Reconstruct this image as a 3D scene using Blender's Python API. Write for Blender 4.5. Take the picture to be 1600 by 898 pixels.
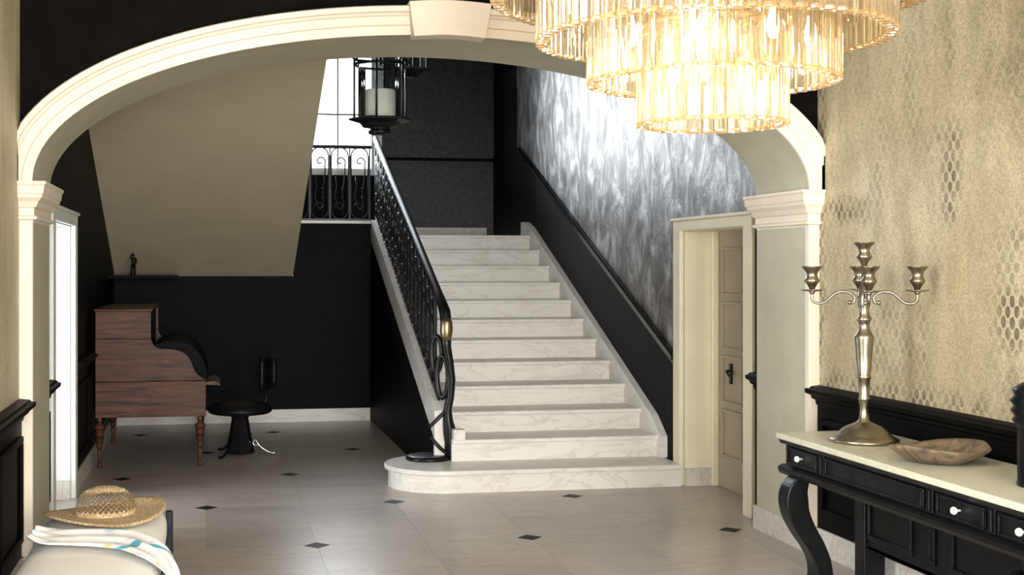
import bpy, bmesh, math, random
from mathutils import Vector, Matrix
random.seed(7)
PI = math.pi
S = bpy.context.scene
COL = S.collection
for o in list(bpy.data.objects):
    bpy.data.objects.remove(o)

# ------------------------------------------------------------------ camera
cd = bpy.data.cameras.new('camera')
cam = bpy.data.objects.new('camera', cd)
COL.objects.link(cam)
S.camera = cam
YAW = 0.171
cam.location = (0, 0, 1.55)
cam.rotation_euler = (PI / 2, 0, -YAW)
cd.sensor_width = 36
cd.lens = 1975 / 1600 * 36
cd.shift_x = (800 - 668) / 1600
cd.shift_y = -(449 - 416) / 1600
cd.clip_start = 0.05

# ------------------------------------------------------------------ world, lights, exposure
W = bpy.data.worlds.new('world')
S.world = W
W.use_nodes = True
wb = W.node_tree.nodes['Background']
wb.inputs[0].default_value = (0.92, 0.96, 1.0, 1)
wb.inputs[1].default_value = 3.2

def area(name, loc, rot, sx, sy, power, color=(1, 1, 1)):
    l = bpy.data.lights.new(name, 'AREA')
    l.shape = 'RECTANGLE'; l.size = sx; l.size_y = sy
    l.energy = power; l.color = color
    o = bpy.data.objects.new(name, l); COL.objects.link(o)
    o.location = loc; o.rotation_euler = rot
    return o
# daylight entering through the two tall windows behind the camera
area('daylight_rear_window', (0.25, -2.72, 1.75), (PI / 2, 0, 0), 1.3, 2.5, 560, (1.0, 0.965, 0.90))
area('daylight_rear_window', (2.25, -2.72, 1.75), (PI / 2, 0, 0), 1.3, 2.5, 340, (1.0, 0.965, 0.90))
# daylight through the landing window
area('daylight_landing_window', (1.0, 14.86, 3.65), (-PI / 2, 0, 0), 1.5, 1.9, 140, (0.93, 0.975, 1.0))
# daylight through the window in the left wall beside the camera
area('daylight_left_window', (-1.10, 3.3, 1.75), (0, -PI / 2, 0), 2.3, 1.3, 185, (0.97, 0.97, 0.93))
# added fill light behind the unseen glazed door of the stair hall
area('fill_light_left_doorway', (-1.30, 8.17, 1.0), (0, -PI / 2, 0), 1.7, 0.9, 26, (0.92, 0.97, 1.0))

S.view_settings.view_transform = 'Standard'
S.view_settings.look = 'None'
S.view_settings.exposure = 0.40
S.view_settings.gamma = 1
S.view_settings.use_curve_mapping = False

# ------------------------------------------------------------------ helpers
class MB:
    """collects shapes into one mesh"""
    def __init__(self):
        self.v = []; self.f = []; self.sm = []
    def add(self, verts, faces, smooth=False):
        n = len(self.v)
        self.v += [tuple(p) for p in verts]
        self.f += [tuple(i + n for i in q) for q in faces]
        self.sm += [smooth] * len(faces)
        return self
    def box(self, x0, x1, y0, y1, z0, z1):
        v = [(x, y, z) for x in (x0, x1) for y in (y0, y1) for z in (z0, z1)]
        return self.add(v, [(0, 1, 3, 2), (4, 6, 7, 5), (0, 4, 5, 1), (2, 3, 7, 6), (0, 2, 6, 4), (1, 5, 7, 3)])
    def prism(self, poly, axis, a0, a1, smooth=False):
        n = len(poly)
        def P(p, a):
            return {'x': (a, p[0], p[1]), 'y': (p[0], a, p[1]), 'z': (p[0], p[1], a)}[axis]
        v = [P(p, a0) for p in poly] + [P(p, a1) for p in poly]
        self.add(v, [tuple(range(n)), tuple(range(2 * n - 1, n - 1, -1))])
        m = len(self.v) - 2 * n
        self.f += [(m + i, m + (i + 1) % n, m + n + (i + 1) % n, m + n + i) for i in range(n)]
        self.sm += [smooth] * n
        return self
    def lathe(self, prof, cx=0, cy=0, cz=0, seg=24, smooth=True, sx=1, sy=1):
        v = []; f = []
        n = len(prof)
        for i in range(seg):
            a = 2 * PI * i / seg
            for r, z in prof:
                v.append((cx + r * math.cos(a) * sx, cy + r * math.sin(a) * sy, cz + z))
        for i in range(seg):
            j = (i + 1) % seg
            for k in range(n - 1):
                f.append((i * n + k, j * n + k, j * n + k + 1, i * n + k + 1))
        self.add(v, f, smooth)
        if prof[0][0] > 1e-5:
            self.add([(cx + prof[0][0] * math.cos(2 * PI * i / seg) * sx, cy + prof[0][0] * math.sin(2 * PI * i / seg) * sy, cz + prof[0][1]) for i in range(seg)][::-1], [tuple(range(seg))])
        if prof[-1][0] > 1e-5:
            self.add([(cx + prof[-1][0] * math.cos(2 * PI * i / seg) * sx, cy + prof[-1][0] * math.sin(2 * PI * i / seg) * sy, cz + prof[-1][1]) for i in range(seg)], [tuple(range(seg))])
        return self
    def tube(self, pts, r, seg=7, closed=False, flat=1.0):
        pts = [Vector(p) for p in pts]
        n = len(pts)
        rr = r if isinstance(r, (list, tuple)) else [r] * n
        v = []
        up = None
        for i, p in enumerate(pts):
            if closed:
                t = pts[(i + 1) % n] - pts[i - 1]
            else:
                t = pts[min(i + 1, n - 1)] - pts[max(i - 1, 0)]
            t.normalize()
            if up is None:
                up = Vector((0, 0, 1)) if abs(t.z) < 0.9 else Vector((1, 0, 0))
            a = t.cross(up)
            if a.length < 1e-4:
                a = t.orthogonal()
            a.normalize(); b = a.cross(t).normalized(); up = b
            for k in range(seg):
                w = 2 * PI * k / seg
                v.append(p + a * math.cos(w) * rr[i] * flat + b * math.sin(w) * rr[i])
        f = []
        for i in range(n if closed else n - 1):
            j = (i + 1) % n
            for k in range(seg):
                l = (k + 1) % seg
                f.append((i * seg + k, i * seg + l, j * seg + l, j * seg + k))
        self.add(v, f, True)
        if not closed:
            m = len(self.v) - len(v)
            self.f.append(tuple(m + k for k in range(seg))[::-1]); self.sm.append(False)
            self.f.append(tuple(m + (n - 1) * seg + k for k in range(seg))); self.sm.append(False)
        return self
    def grid(self, fn, nu, nv, smooth=True, cu=False):
        v = [fn(i / (nu if cu else nu - 1), j / (nv - 1)) for i in range(nu) for j in range(nv)]
        f = []
        for i in range(nu if cu else nu - 1):
            k = (i + 1) % nu
            for j in range(nv - 1):
                f.append((i * nv + j, k * nv + j, k * nv + j + 1, i * nv + j + 1))
        return self.add(v, f, smooth)
    def build(self, name, mat, parent=None, bevel=0, loc=None):
        me = bpy.data.meshes.new(name)
        me.from_pydata(self.v, [], self.f)
        me.polygons.foreach_set('use_smooth', self.sm)
        bm = bmesh.new(); bm.from_mesh(me)
        bmesh.ops.recalc_face_normals(bm, faces=bm.faces)
        bm.to_mesh(me); bm.free()
        me.materials.append(M[mat] if isinstance(mat, str) else mat)
        o = bpy.data.objects.new(name, me); COL.objects.link(o)
        if parent: o.parent = parent
        if loc: o.location = loc
        if bevel:
            b = o.modifiers.new('bevel', 'BEVEL'); b.width = bevel; b.segments = 2; b.limit_method = 'ANGLE'
        return o

def thing(name, label, cat, loc=(0, 0, 0), group=None):
    o = bpy.data.objects.new(name, None); COL.objects.link(o)
    o.empty_display_size = 0.1
    o.location = loc
    return tag(o, label, cat, group)
def tag(o, label, cat, group=None):
    o['label'] = label; o['category'] = cat
    if group: o['group'] = group
    return o
def struct(o, label=None):
    o['kind'] = 'structure'
    if label: o['label'] = label
    return o
def inst(o, loc, parent, rot=None):
    c = o.copy(); COL.objects.link(c); c.location = loc; c.parent = parent
    if rot: c.rotation_euler = rot
    return c
def bez(p0, p1, p2, p3, n=12):
    out = []
    for i in range(n + 1):
        t = i / n; u = 1 - t
        out.append(tuple(u ** 3 * a + 3 * u * u * t * b + 3 * u * t * t * c + t ** 3 * d for a, b, c, d in zip(p0, p1, p2, p3)))
    return out

# ------------------------------------------------------------------ materials
M = {}
def newmat(name):
    m = bpy.data.materials.new(name); m.use_nodes = True
    nt = m.node_tree
    return m, nt, nt.nodes['Principled BSDF']
def node(nt, kind, **kw):
    n = nt.nodes.new(kind)
    for k, v in kw.items():
        if k.startswith('_'): setattr(n, k[1:], v)
        else: n.inputs[k.replace('_', ' ')].default_value = v
    return n
def coords(nt, scale=(1, 1, 1), rand=False):
    tc = nt.nodes.new('ShaderNodeTexCoord')
    mp = nt.nodes.new('ShaderNodeMapping'); mp.inputs['Scale'].default_value = scale
    nt.links.new(tc.outputs['Object'], mp.inputs['Vector'])
    if rand:
        oi = nt.nodes.new('ShaderNodeObjectInfo')
        vm = nt.nodes.new('ShaderNodeVectorMath'); vm.operation = 'SCALE'
        vm.inputs[0].default_value = (13.1, 7.7, 9.3)
        nt.links.new(oi.outputs['Random'], vm.inputs['Scale'])
        nt.links.new(vm.outputs[0], mp.inputs['Location'])
    return mp.outputs[0]
def ramp(nt, fac, stops):
    r = nt.nodes.new('ShaderNodeValToRGB')
    e = r.color_ramp.elements
    while len(e) < len(stops): e.new(0.5)
    for el, (p, c) in zip(e, stops):
        el.position = p; el.color = (*c, 1) if len(c) == 3 else c
    nt.links.new(fac, r.inputs[0])
    return r.outputs[0]
def mixc(nt, fac, a, b, mode='MIX'):
    n = nt.nodes.new('ShaderNodeMix'); n.data_type = 'RGBA'; n.blend_type = mode
    for sock, val in ((n.inputs[0], fac), (n.inputs[6], a), (n.inputs[7], b)):
        if isinstance(val, (int, float)): sock.default_value = val
        elif isinstance(val, tuple): sock.default_value = (*val, 1)
        else: nt.links.new(val, sock)
    return n.outputs[2]
def bump(nt, b, height, strength=0.2, dist=0.01):
    n = nt.nodes.new('ShaderNodeBump'); n.inputs['Strength'].default_value = strength; n.inputs['Distance'].default_value = dist
    nt.links.new(height, n.inputs['Height']); nt.links.new(n.outputs[0], b.inputs['Normal'])
def simple(name, col, rough=0.5, metal=0.0, var=0.12, scale=8, stretch=(1, 1, 1), bmp=0.05, spec=0.5):
    m, nt, b = newmat(name)
    co = coords(nt, tuple(scale * s for s in stretch))
    nz = node(nt, 'ShaderNodeTexNoise', Scale=1.0, Detail=5.0)
    nt.links.new(co, nz.inputs['Vector'])
    lo = tuple(c * (1 - var) for c in col); hi = tuple(min(1, c * (1 + var)) for c in col)
    nt.links.new(ramp(nt, nz.outputs['Fac'], [(0.3, lo), (0.7, hi)]), b.inputs['Base Color'])
    b.inputs['Roughness'].default_value = rough; b.inputs['Metallic'].default_value = metal
    b.inputs['Specular IOR Level'].default_value = spec
    if bmp: bump(nt, b, nz.outputs['Fac'], bmp)
    M[name] = m
    return m
simple('cream', (0.78, 0.68, 0.55), 0.5, var=0.05, scale=5)
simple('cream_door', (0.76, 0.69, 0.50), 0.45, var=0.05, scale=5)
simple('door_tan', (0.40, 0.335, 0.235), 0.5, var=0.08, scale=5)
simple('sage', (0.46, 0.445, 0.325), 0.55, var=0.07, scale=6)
simple('soffit_paint', (0.58, 0.51, 0.35), 0.7, var=0.05, scale=3)
simple('white_paint', (0.80, 0.82, 0.78), 0.45, var=0.03)
simple('ceiling_paint', (0.72, 0.69, 0.62), 0.8, var=0.03)
simple('black_wall', (0.003, 0.0022, 0.002), 0.7, var=0.4, scale=10, spec=0.05)
simple('black_stair', (0.002, 0.0024, 0.0042), 0.55, var=0.5, scale=14, spec=0.07)
simple('black_panel', (0.0014, 0.0014, 0.0013), 0.5, var=0.3, scale=10, spec=0.045)
simple('ebony', (0.0045, 0.0047, 0.005), 0.36, var=0.4, scale=16, spec=0.2)
simple('black_gloss', (0.004, 0.004, 0.005), 0.3, var=0.3, spec=0.22)
simple('black_leather', (0.005, 0.005, 0.006), 0.42, var=0.4, scale=60, bmp=0.3, spec=0.2)
simple('iron', (0.005, 0.005, 0.0055), 0.35, 0.0, var=0.4, scale=40, spec=0.35)
simple('iron_matt', (0.004, 0.004, 0.0045), 0.5, 0.0, var=0.4, scale=40, spec=0.15)
simple('rail_gloss', (0.004, 0.004, 0.0045), 0.2, 0.0, var=0.3, scale=10, spec=0.6)
simple('grey_back_wall', (0.045, 0.044, 0.045), 0.55, var=0.35, scale=22, bmp=0.1, spec=0.3)
simple('brass', (0.34, 0.26, 0.16), 0.35, 1.0, var=0.15)
simple('gilt_ring', (0.75, 0.52, 0.24), 0.28, 1.0, var=0.1)
simple('pewter', (0.30, 0.26, 0.19), 0.32, 1.0, var=0.18, scale=14, bmp=0.08)
simple('steel', (0.7, 0.7, 0.7), 0.25, 1.0, var=0.1)
simple('candle_wax', (0.94, 0.91, 0.78), 0.5, var=0.04)
simple('linen', (0.95, 0.935, 0.88), 0.85, var=0.04, scale=90, bmp=0.12)
simple('plate_white', (0.9, 0.9, 0.88), 0.3, var=0.03)

def marble(name, base, vein, rough, vs=3.0, amount=0.5, stretch=(1, 1, 1), rand=False, warm=None):
    m, nt, b = newmat(name)
    co = coords(nt, stretch, rand)
    n1 = node(nt, 'ShaderNodeTexNoise', Scale=vs, Detail=8.0, Roughness=0.62, Distortion=1.4)
    nt.links.new(co, n1.inputs['Vector'])
    n2 = node(nt, 'ShaderNodeTexNoise', Scale=vs * 0.5, Detail=4.0)
    nt.links.new(co, n2.inputs['Vector'])
    v = ramp(nt, n1.outputs['Fac'], [(0.455, (0, 0, 0)), (0.5, (1, 1, 1)), (0.53, (0, 0, 0))])
    c = mixc(nt, n2.outputs['Fac'], base, tuple(x * 0.80 for x in base) if warm is None else warm)
    k = nt.nodes.new('ShaderNodeMath'); k.operation = 'MULTIPLY'; k.inputs[1].default_value = amount
    nt.links.new(v, k.inputs[0])
    k2 = nt.nodes.new('ShaderNodeMath'); k2.operation = 'MULTIPLY'
    nt.links.new(k.outputs[0], k2.inputs[0]); nt.links.new(n2.outputs['Fac'], k2.inputs[1])
    c = mixc(nt, k2.outputs[0], c, vein)
    if rand:
        oi = nt.nodes.new('ShaderNodeObjectInfo')
        br = nt.nodes.new('ShaderNodeMapRange'); br.inputs[3].default_value = 0.88; br.inputs[4].default_value = 1.06
        nt.links.new(oi.outputs['Random'], br.inputs[0])
        cb = nt.nodes.new('ShaderNodeCombineColor')
        for i in range(3): nt.links.new(br.outputs[0], cb.inputs[i])
        c = mixc(nt, 1.0, c, cb.outputs[0], 'MULTIPLY')
    nt.links.new(c, b.inputs['Base Color'])
    b.inputs['Roughness'].default_value = rough
    M[name] = m
marble('stair_marble', (0.83, 0.80, 0.74), (0.44, 0.39, 0.33), 0.35, 3.4, 0.75, (0.45, 1, 1.6))
marble('floor_marble', (0.50, 0.45, 0.405), (0.22, 0.185, 0.16), 0.29, 3.2, 0.8, (0.45, 1.9, 1), True, (0.37, 0.325, 0.285))
marble('skirting_marble', (0.74, 0.70, 0.63), (0.3, 0.26, 0.22), 0.4, 5.0, 0.9, rand=True)
marble('console_marble', (0.62, 0.60, 0.46), (0.35, 0.33, 0.24), 0.3, 4.0, 0.6)
marble('inset_marble', (0.014, 0.013, 0.012), (0.05, 0.04, 0.03), 0.5, 8.0, 0.3, rand=True)
M['inset_marble'].node_tree.nodes['Principled BSDF'].inputs['Specular IOR Level'].default_value = .15

def boxmask(nt, yz, y0, y1, z0, z1, soft=0.05):
    """1 inside a rectangle of the wall, fading over `soft`"""
    out = None
    for sock, a, b in ((yz.outputs['Y'], y0, y1), (yz.outputs['Z'], z0, z1)):
        for lo, hi in ((a - soft, a + soft), (b + soft, b - soft)):
            mr = nt.nodes.new('ShaderNodeMapRange'); mr.inputs[1].default_value = lo; mr.inputs[2].default_value = hi
            nt.links.new(sock, mr.inputs[0])
            if out is None: out = mr.outputs[0]
            else:
                mu = nt.nodes.new('ShaderNodeMath'); mu.operation = 'MULTIPLY'
                nt.links.new(out, mu.inputs[0]); nt.links.new(mr.outputs[0], mu.inputs[1]); out = mu.outputs[0]
    return out
def wallpaper(name, base, light, dark, patches=(), rings=()):
    """worn gold wallpaper: printed cells surviving in patches"""
    m, nt, b = newmat(name)
    co = coords(nt, (1, 1, 1))
    yz = nt.nodes.new('ShaderNodeSeparateXYZ'); nt.links.new(co, yz.inputs[0])
    def math2(op, a, bb):
        n = nt.nodes.new('ShaderNodeMath'); n.operation = op; n.use_clamp = True
        for k, val in enumerate((a, bb)):
            if isinstance(val, (int, float)): n.inputs[k].default_value = val
            else: nt.links.new(val, n.inputs[k])
        return n.outputs[0]
    big = node(nt, 'ShaderNodeTexNoise', Scale=1.3, Detail=8.0, Roughness=0.68); nt.links.new(co, big.inputs['Vector'])
    st = coords(nt, (1, 3.2, 0.9))
    streak = node(nt, 'ShaderNodeTexNoise', Scale=2.0, Detail=7.0, Roughness=0.7); nt.links.new(st, streak.inputs['Vector'])
    c = mixc(nt, ramp(nt, big.outputs['Fac'], [(0.36, (0, 0, 0)), (0.64, (1, 1, 1))]), base, light)
    c = mixc(nt, ramp(nt, streak.outputs['Fac'], [(0.36, (0.5, 0.5, 0.5)), (0.56, (0, 0, 0))]), c, tuple(x * 0.66 for x in base))
    # staggered printed ovals
    vc = coords(nt, (0.0001, 1.25, 0.82)); vc.node.inputs['Rotation'].default_value = (PI / 4, 0, 0)
    vo = node(nt, 'ShaderNodeTexVoronoi', Scale=19.0, Randomness=0.06); nt.links.new(vc, vo.inputs['Vector'])
    ring = ramp(nt, vo.outputs['Distance'], [(0.22, (0.75, 0.75, 0.75)), (0.36, (1, 1, 1)), (0.41, (0.12, 0.12, 0.12)), (0.47, (0, 0, 0))])
    outl = ramp(nt, vo.outputs['Distance'], [(0.37, (0, 0, 0)), (0.43, (0.5, 0.5, 0.5))])
    # large embossed rosettes
    vb = node(nt, 'ShaderNodeTexVoronoi', Scale=7.5, Randomness=0.0); nt.links.new(vc, vb.inputs['Vector'])
    ring2 = ramp(nt, vb.outputs['Distance'], [(0.06, (0.9, 0.9, 0.9)), (0.13, (0, 0, 0)), (0.22, (0.7, 0.7, 0.7)), (0.28, (0, 0, 0)), (0.37, (0.8, 0.8, 0.8)), (0.44, (0, 0, 0)), (0.55, (0.5, 0.5, 0.5))])
    rag = node(nt, 'ShaderNodeTexNoise', Scale=7.0, Detail=5.0, Roughness=0.7); nt.links.new(co, rag.inputs['Vector'])
    ragm = ramp(nt, rag.outputs['Fac'], [(0.38, (0, 0, 0)), (0.60, (1, 1, 1))])
    pn_ = node(nt, 'ShaderNodeTexNoise', Scale=1.6, Detail=5.0, Roughness=0.7); nt.links.new(coords(nt, (1.7, 1.9, 0.9)), pn_.inputs['Vector'])
    mask = ramp(nt, pn_.outputs['Fac'], [(0.50, (0.05, 0.05, 0.05)), (0.60, (0.17, 0.17, 0.17)), (0.72, (0.5, 0.5, 0.5))])
    for (y0, y1, z0, z1, k) in patches:
        mask = math2('MAXIMUM', mask, math2('MULTIPLY', boxmask(nt, yz, y0, y1, z0, z1), math2('MULTIPLY', ragm, k)))
    rmask = None
    for (y0, y1, z0, z1, k) in rings:
        q = math2('MULTIPLY', boxmask(nt, yz, y0, y1, z0, z1, .1), math2('MULTIPLY', ragm, k))
        rmask = q if rmask is None else math2('MAXIMUM', rmask, q)
    c = mixc(nt, math2('MULTIPLY', mask, 0.35), c, dark)
    c = mixc(nt, math2('MULTIPLY', ring, mask), c, dark)
    c = mixc(nt, math2('MULTIPLY', outl, mask), c, light)
    if rmask is not None:
        c = mixc(nt, math2('MULTIPLY', ring2, rmask), c, tuple(x * 0.5 for x in base))
    fine = node(nt, 'ShaderNodeTexNoise', Scale=110.0, Detail=3.0); nt.links.new(co, fine.inputs['Vector'])
    c = mixc(nt, ramp(nt, fine.outputs['Fac'], [(0.36, (0.40, 0.40, 0.40)), (0.58, (0, 0, 0))]), c, dark)
    nt.links.new(c, b.inputs['Base Color'])
    b.inputs['Roughness'].default_value = 0.55; b.inputs['Metallic'].default_value = 0.1
    bump(nt, b, big.outputs['Fac'], 0.25, 0.02)
    M[name] = m
wallpaper('gold_wallpaper', (0.47, 0.38, 0.225), (0.62, 0.53, 0.35), (0.085, 0.068, 0.038),
          [(5.11, 5.24, 1.76, 2.20, 1.3), (5.22, 5.36, 2.06, 2.18, .9), (6.35, 6.46, .9, 2.62, 1.2), (5.85, 6.42, 1.78, 1.90, 1.0), (4.56, 4.83, 1.20, 1.46, 1.5),
           (4.9, 6.36, .88, .975, 1.2), (5.35, 6.0, 1.0, 1.38, .45), (4.4, 4.79, 1.43, 1.80, .55), (5.16, 5.21, 2.4, 2.8, .9), (4.5, 4.86, .9, 1.2, .4), (3.4, 3.7, 1.3, 2.1, .8)],
          [(4.4, 5.06, 2.15, 2.9, .8), (4.3, 4.9, .9, 1.2, .8), (2.2, 3.4, 1.2, 2.2, .6)])
wallpaper('pale_wallpaper', (0.52, 0.44, 0.28), (0.64, 0.57, 0.41), (0.20, 0.16, 0.085), [(6.3, 6.44, .9, 2.6, .7)])

def silver_paper():
    m, nt, b = newmat('silver_wallpaper')
    co = coords(nt, (1, 1.5, 0.9))
    n1 = node(nt, 'ShaderNodeTexNoise', Scale=3.6, Detail=9.0, Roughness=0.68, Distortion=0.6); nt.links.new(co, n1.inputs['Vector'])
    n2 = node(nt, 'ShaderNodeTexNoise', Scale=0.9, Detail=4.0); nt.links.new(co, n2.inputs['Vector'])
    c = ramp(nt, n1.outputs['Fac'], [(0.34, (0.035, 0.030, 0.026)), (0.5, (0.17, 0.16, 0.15)), (0.66, (0.50, 0.495, 0.49))])
    nt.links.new(c, b.inputs['Base Color'])
    b.inputs['Metallic'].default_value = 0.75
    rr = nt.nodes.new('ShaderNodeMapRange'); rr.inputs[3].default_value = 0.30; rr.inputs[4].default_value = 0.46
    nt.links.new(n2.outputs['Fac'], rr.inputs[0]); nt.links.new(rr.outputs[0], b.inputs['Roughness'])
    bump(nt, b, n1.outputs['Fac'], 0.5, 0.02)
    M['silver_wallpaper'] = m
silver_paper()

def wood(name, a, bcol, axis=(0.7, 1, 9), rough=0.3):
    m, nt, b = newmat(name)
    co = coords(nt, axis)
    n1 = node(nt, 'ShaderNodeTexNoise', Scale=2.6, Detail=8.0, Roughness=0.7, Distortion=0.8); nt.links.new(co, n1.inputs['Vector'])
    nt.links.new(ramp(nt, n1.outputs['Fac'], [(0.36, a), (0.47, tuple((x + y) / 2 for x, y in zip(a, bcol))), (0.62, bcol)]), b.inputs['Base Color'])
    b.inputs['Roughness'].default_value = rough
    M[name] = m
wood('rosewood', (0.007, 0.003, 0.002), (0.125, 0.047, 0.027), (0.9, 1, 13), .45)
M['rosewood'].node_tree.nodes['Principled BSDF'].inputs['Specular IOR Level'].default_value = .2
wood('driftwood', (0.055, 0.036, 0.02), (0.20, 0.145, 0.085), (3, 9, 5), 0.7)

def straw():
    m, nt, b = newmat('straw')
    co = coords(nt, (1, 1, 1))
    w = node(nt, 'ShaderNodeTexWave', Scale=60.0, Distortion=2.0, Detail=2.0); w.wave_type = 'RINGS'; w.rings_direction = 'Z'
    nt.links.new(co, w.inputs['Vector'])
    ch = node(nt, 'ShaderNodeTexVoronoi', Scale=95.0); nt.links.new(co, ch.inputs['Vector'])
    c = ramp(nt, w.outputs['Fac'], [(0.2, (0.68, 0.52, 0.30)), (0.7, (0.90, 0.78, 0.54))])
    c = mixc(nt, ramp(nt, ch.outputs['Distance'], [(0.0, (0, 0, 0)), (0.62, (0.85, 0.85, 0.85))]), c, (0.33, 0.21, 0.10))
    nt.links.new(c, b.inputs['Base Color']); b.inputs['Roughness'].default_value = 0.8
    bump(nt, b, ch.outputs['Distance'], 0.6, 0.004)
    M['straw'] = m
straw()

def scarf_mat():
    m, nt, b = newmat('printed_scarf')
    co = coords(nt, (5.5, 11, 7))
    n1 = node(nt, 'ShaderNodeTexNoise', Scale=1.0, Detail=1.5); nt.links.new(co, n1.inputs['Vector'])
    co2 = coords(nt, (9, 9, 7))
    n2 = node(nt, 'ShaderNodeTexNoise', Scale=1.0, Detail=1.0); nt.links.new(co2, n2.inputs['Vector'])
    co3 = coords(nt, (4, 16, 6))
    n3 = node(nt, 'ShaderNodeTexNoise', Scale=1.1, Detail=1.0); nt.links.new(co3, n3.inputs['Vector'])
    c = mixc(nt, ramp(nt, n1.outputs['Fac'], [(0.595, (0, 0, 0)), (0.64, (1, 1, 1))]), (0.88, 0.87, 0.86), (0.10, 0.42, 0.56))
    c = mixc(nt, ramp(nt, n2.outputs['Fac'], [(0.63, (0, 0, 0)), (0.68, (0.9, 0.9, 0.9))]), c, (0.85, 0.58, 0.25))
    c = mixc(nt, ramp(nt, n3.outputs['Fac'], [(0.64, (0, 0, 0)), (0.70, (0.5, 0.5, 0.5))]), c, (0.62, 0.45, 0.66))
    nt.links.new(c, b.inputs['Base Color']); b.inputs['Roughness'].default_value = 0.8
    M['printed_scarf'] = m
scarf_mat()

def glass_mat(name, tint, gloss, transl=0.0, tcol=(1, 1, 1), rough=0.05):
    m = bpy.data.materials.new(name); m.use_nodes = True
    nt = m.node_tree; nt.nodes.clear()
    out = nt.nodes.new('ShaderNodeOutputMaterial')
    tr = nt.nodes.new('ShaderNodeBsdfTransparent'); tr.inputs[0].default_value = (*tint, 1)
    gl = nt.nodes.new('ShaderNodeBsdfGlossy'); gl.inputs[0].default_value = (1, 1, 1, 1); gl.inputs['Roughness'].default_value = rough
    fr = nt.nodes.new('ShaderNodeFresnel'); fr.inputs[0].default_value = 1.5
    ma = nt.nodes.new('ShaderNodeMath'); ma.operation = 'MULTIPLY_ADD'; ma.inputs[1].default_value = 1.0; ma.inputs[2].default_value = gloss
    ma.use_clamp = True
    nt.links.new(fr.outputs[0], ma.inputs[0])
    mx = nt.nodes.new('ShaderNodeMixShader')
    first = tr.outputs[0]
    if transl:
        tl = nt.nodes.new('ShaderNodeBsdfTranslucent'); tl.inputs[0].default_value = (*tcol, 1)
        df = nt.nodes.new('ShaderNodeBsdfDiffuse'); df.inputs[0].default_value = (*tcol, 1)
        m1 = nt.nodes.new('ShaderNodeMixShader'); m1.inputs[0].default_value = 0.4
        nt.links.new(tl.outputs[0], m1.inputs[1]); nt.links.new(df.outputs[0], m1.inputs[2])
        m0 = nt.nodes.new('ShaderNodeMixShader'); m0.inputs[0].default_value = transl
        nt.links.new(first, m0.inputs[1]); nt.links.new(m1.outputs[0], m0.inputs[2])
        first = m0.outputs[0]
    nt.links.new(ma.outputs[0], mx.inputs[0]); nt.links.new(first, mx.inputs[1]); nt.links.new(gl.outputs[0], mx.inputs[2])
    nt.links.new(mx.outputs[0], out.inputs[0])
    M[name] = m
glass_mat('window_glass', (0.97, 0.98, 1.0), 0.0)
glass_mat('lantern_glass', (0.90, 0.95, 0.95), 0.02)
glass_mat('tube_glass', (0.93, 0.87, 0.74), 0.10, 0.10, (0.93, 0.81, 0.60), 0.05)
glass_mat('tube_rim', (0.72, 0.52, 0.26), 0.15, 0.5, (0.75, 0.50, 0.22), 0.1)
def emit(name, col, s):
    m = bpy.data.materials.new(name); m.use_nodes = True
    nt = m.node_tree; nt.nodes.clear()
    e = nt.nodes.new('ShaderNodeEmission'); e.inputs[0].default_value = (*col, 1); e.inputs[1].default_value = s
    o = nt.nodes.new('ShaderNodeOutputMaterial'); nt.links.new(e.outputs[0], o.inputs[0])
    M[name] = m
emit('bulb_glow', (1.0, 0.93, 0.80), 3)

# ------------------------------------------------------------------ dimensions
XL, XR = -0.913, 3.27            # near hall side walls
YF, YA = 6.431, 7.07             # arch wall front / back
OL, OR = -0.85, 3.207            # arch opening
ZC, RISE = 1.963, 0.775          # springing, rise
XW = 3.31                        # stair hall right wall
YB = 12.68                       # wall under the landing
YE = 14.54                       # landing back wall
RI, GO = 0.1556, 0.3751          # riser, going
ZLAND = 12 * RI
SL = RI / GO
def nl(y): return 2 * RI + (y - 8.854) * SL      # nosing line
SOF0, SOFS = 1.4534, 0.4214
def soff(y): return SOF0 + (YB - y) * SOFS
CEIL1, CEIL2 = 3.45, 5.35
YR = -2.6

# ------------------------------------------------------------------ floor
fl = struct(MB().box(-1.5, 3.75, YR - .3, 12.9, -0.15, -0.004).build('floor', 'floor_marble'), 'pale grey marble slab floor with small black diamond insets')
TS = 1.2157; TX, TY = 0.5903, 7.0275
tile = None
hs = TS / 4
i0 = math.floor((-1.5 - TX) / (TS / 2)); j0 = math.floor((YR - TY) / (TS / 2))
for i in range(i0, i0 + 10):
    for j in range(j0, j0 + 27):
        cx = TX + (i + 0.5) * TS / 2; cy = TY + (j + 0.5) * TS / 2
        if cx - hs > 3.7 or cx + hs < -1.4 or cy - hs > 12.8: continue
        if tile is None:
            tile = MB().box(-hs + .0007, hs - .0007, -hs + .0007, hs - .0007, -0.02, 0).build('floor_slab', 'floor_marble', fl)
            tile.location = (cx, cy, 0)
        else:
            inst(tile, (cx, cy, 0), fl)
ins = None
for j in range(-8, 6):
    for i in range(-3, 4):
        x = TX + (i + (0.5 if j % 2 else 0)) * TS; y = TY + j * TS
        if not (XL < x < XW and YR < y < 12.6): continue
        if ins is None:
            d = 0.073
            ins = MB().prism([(-d, 0), (0, -d), (d, 0), (0, d)], 'z', -0.01, 0.0012).build('diamond_inset', 'inset_marble', fl)
            ins.location = (x, y, 0)
        else:
            inst(ins, (x, y, 0), fl)

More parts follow.
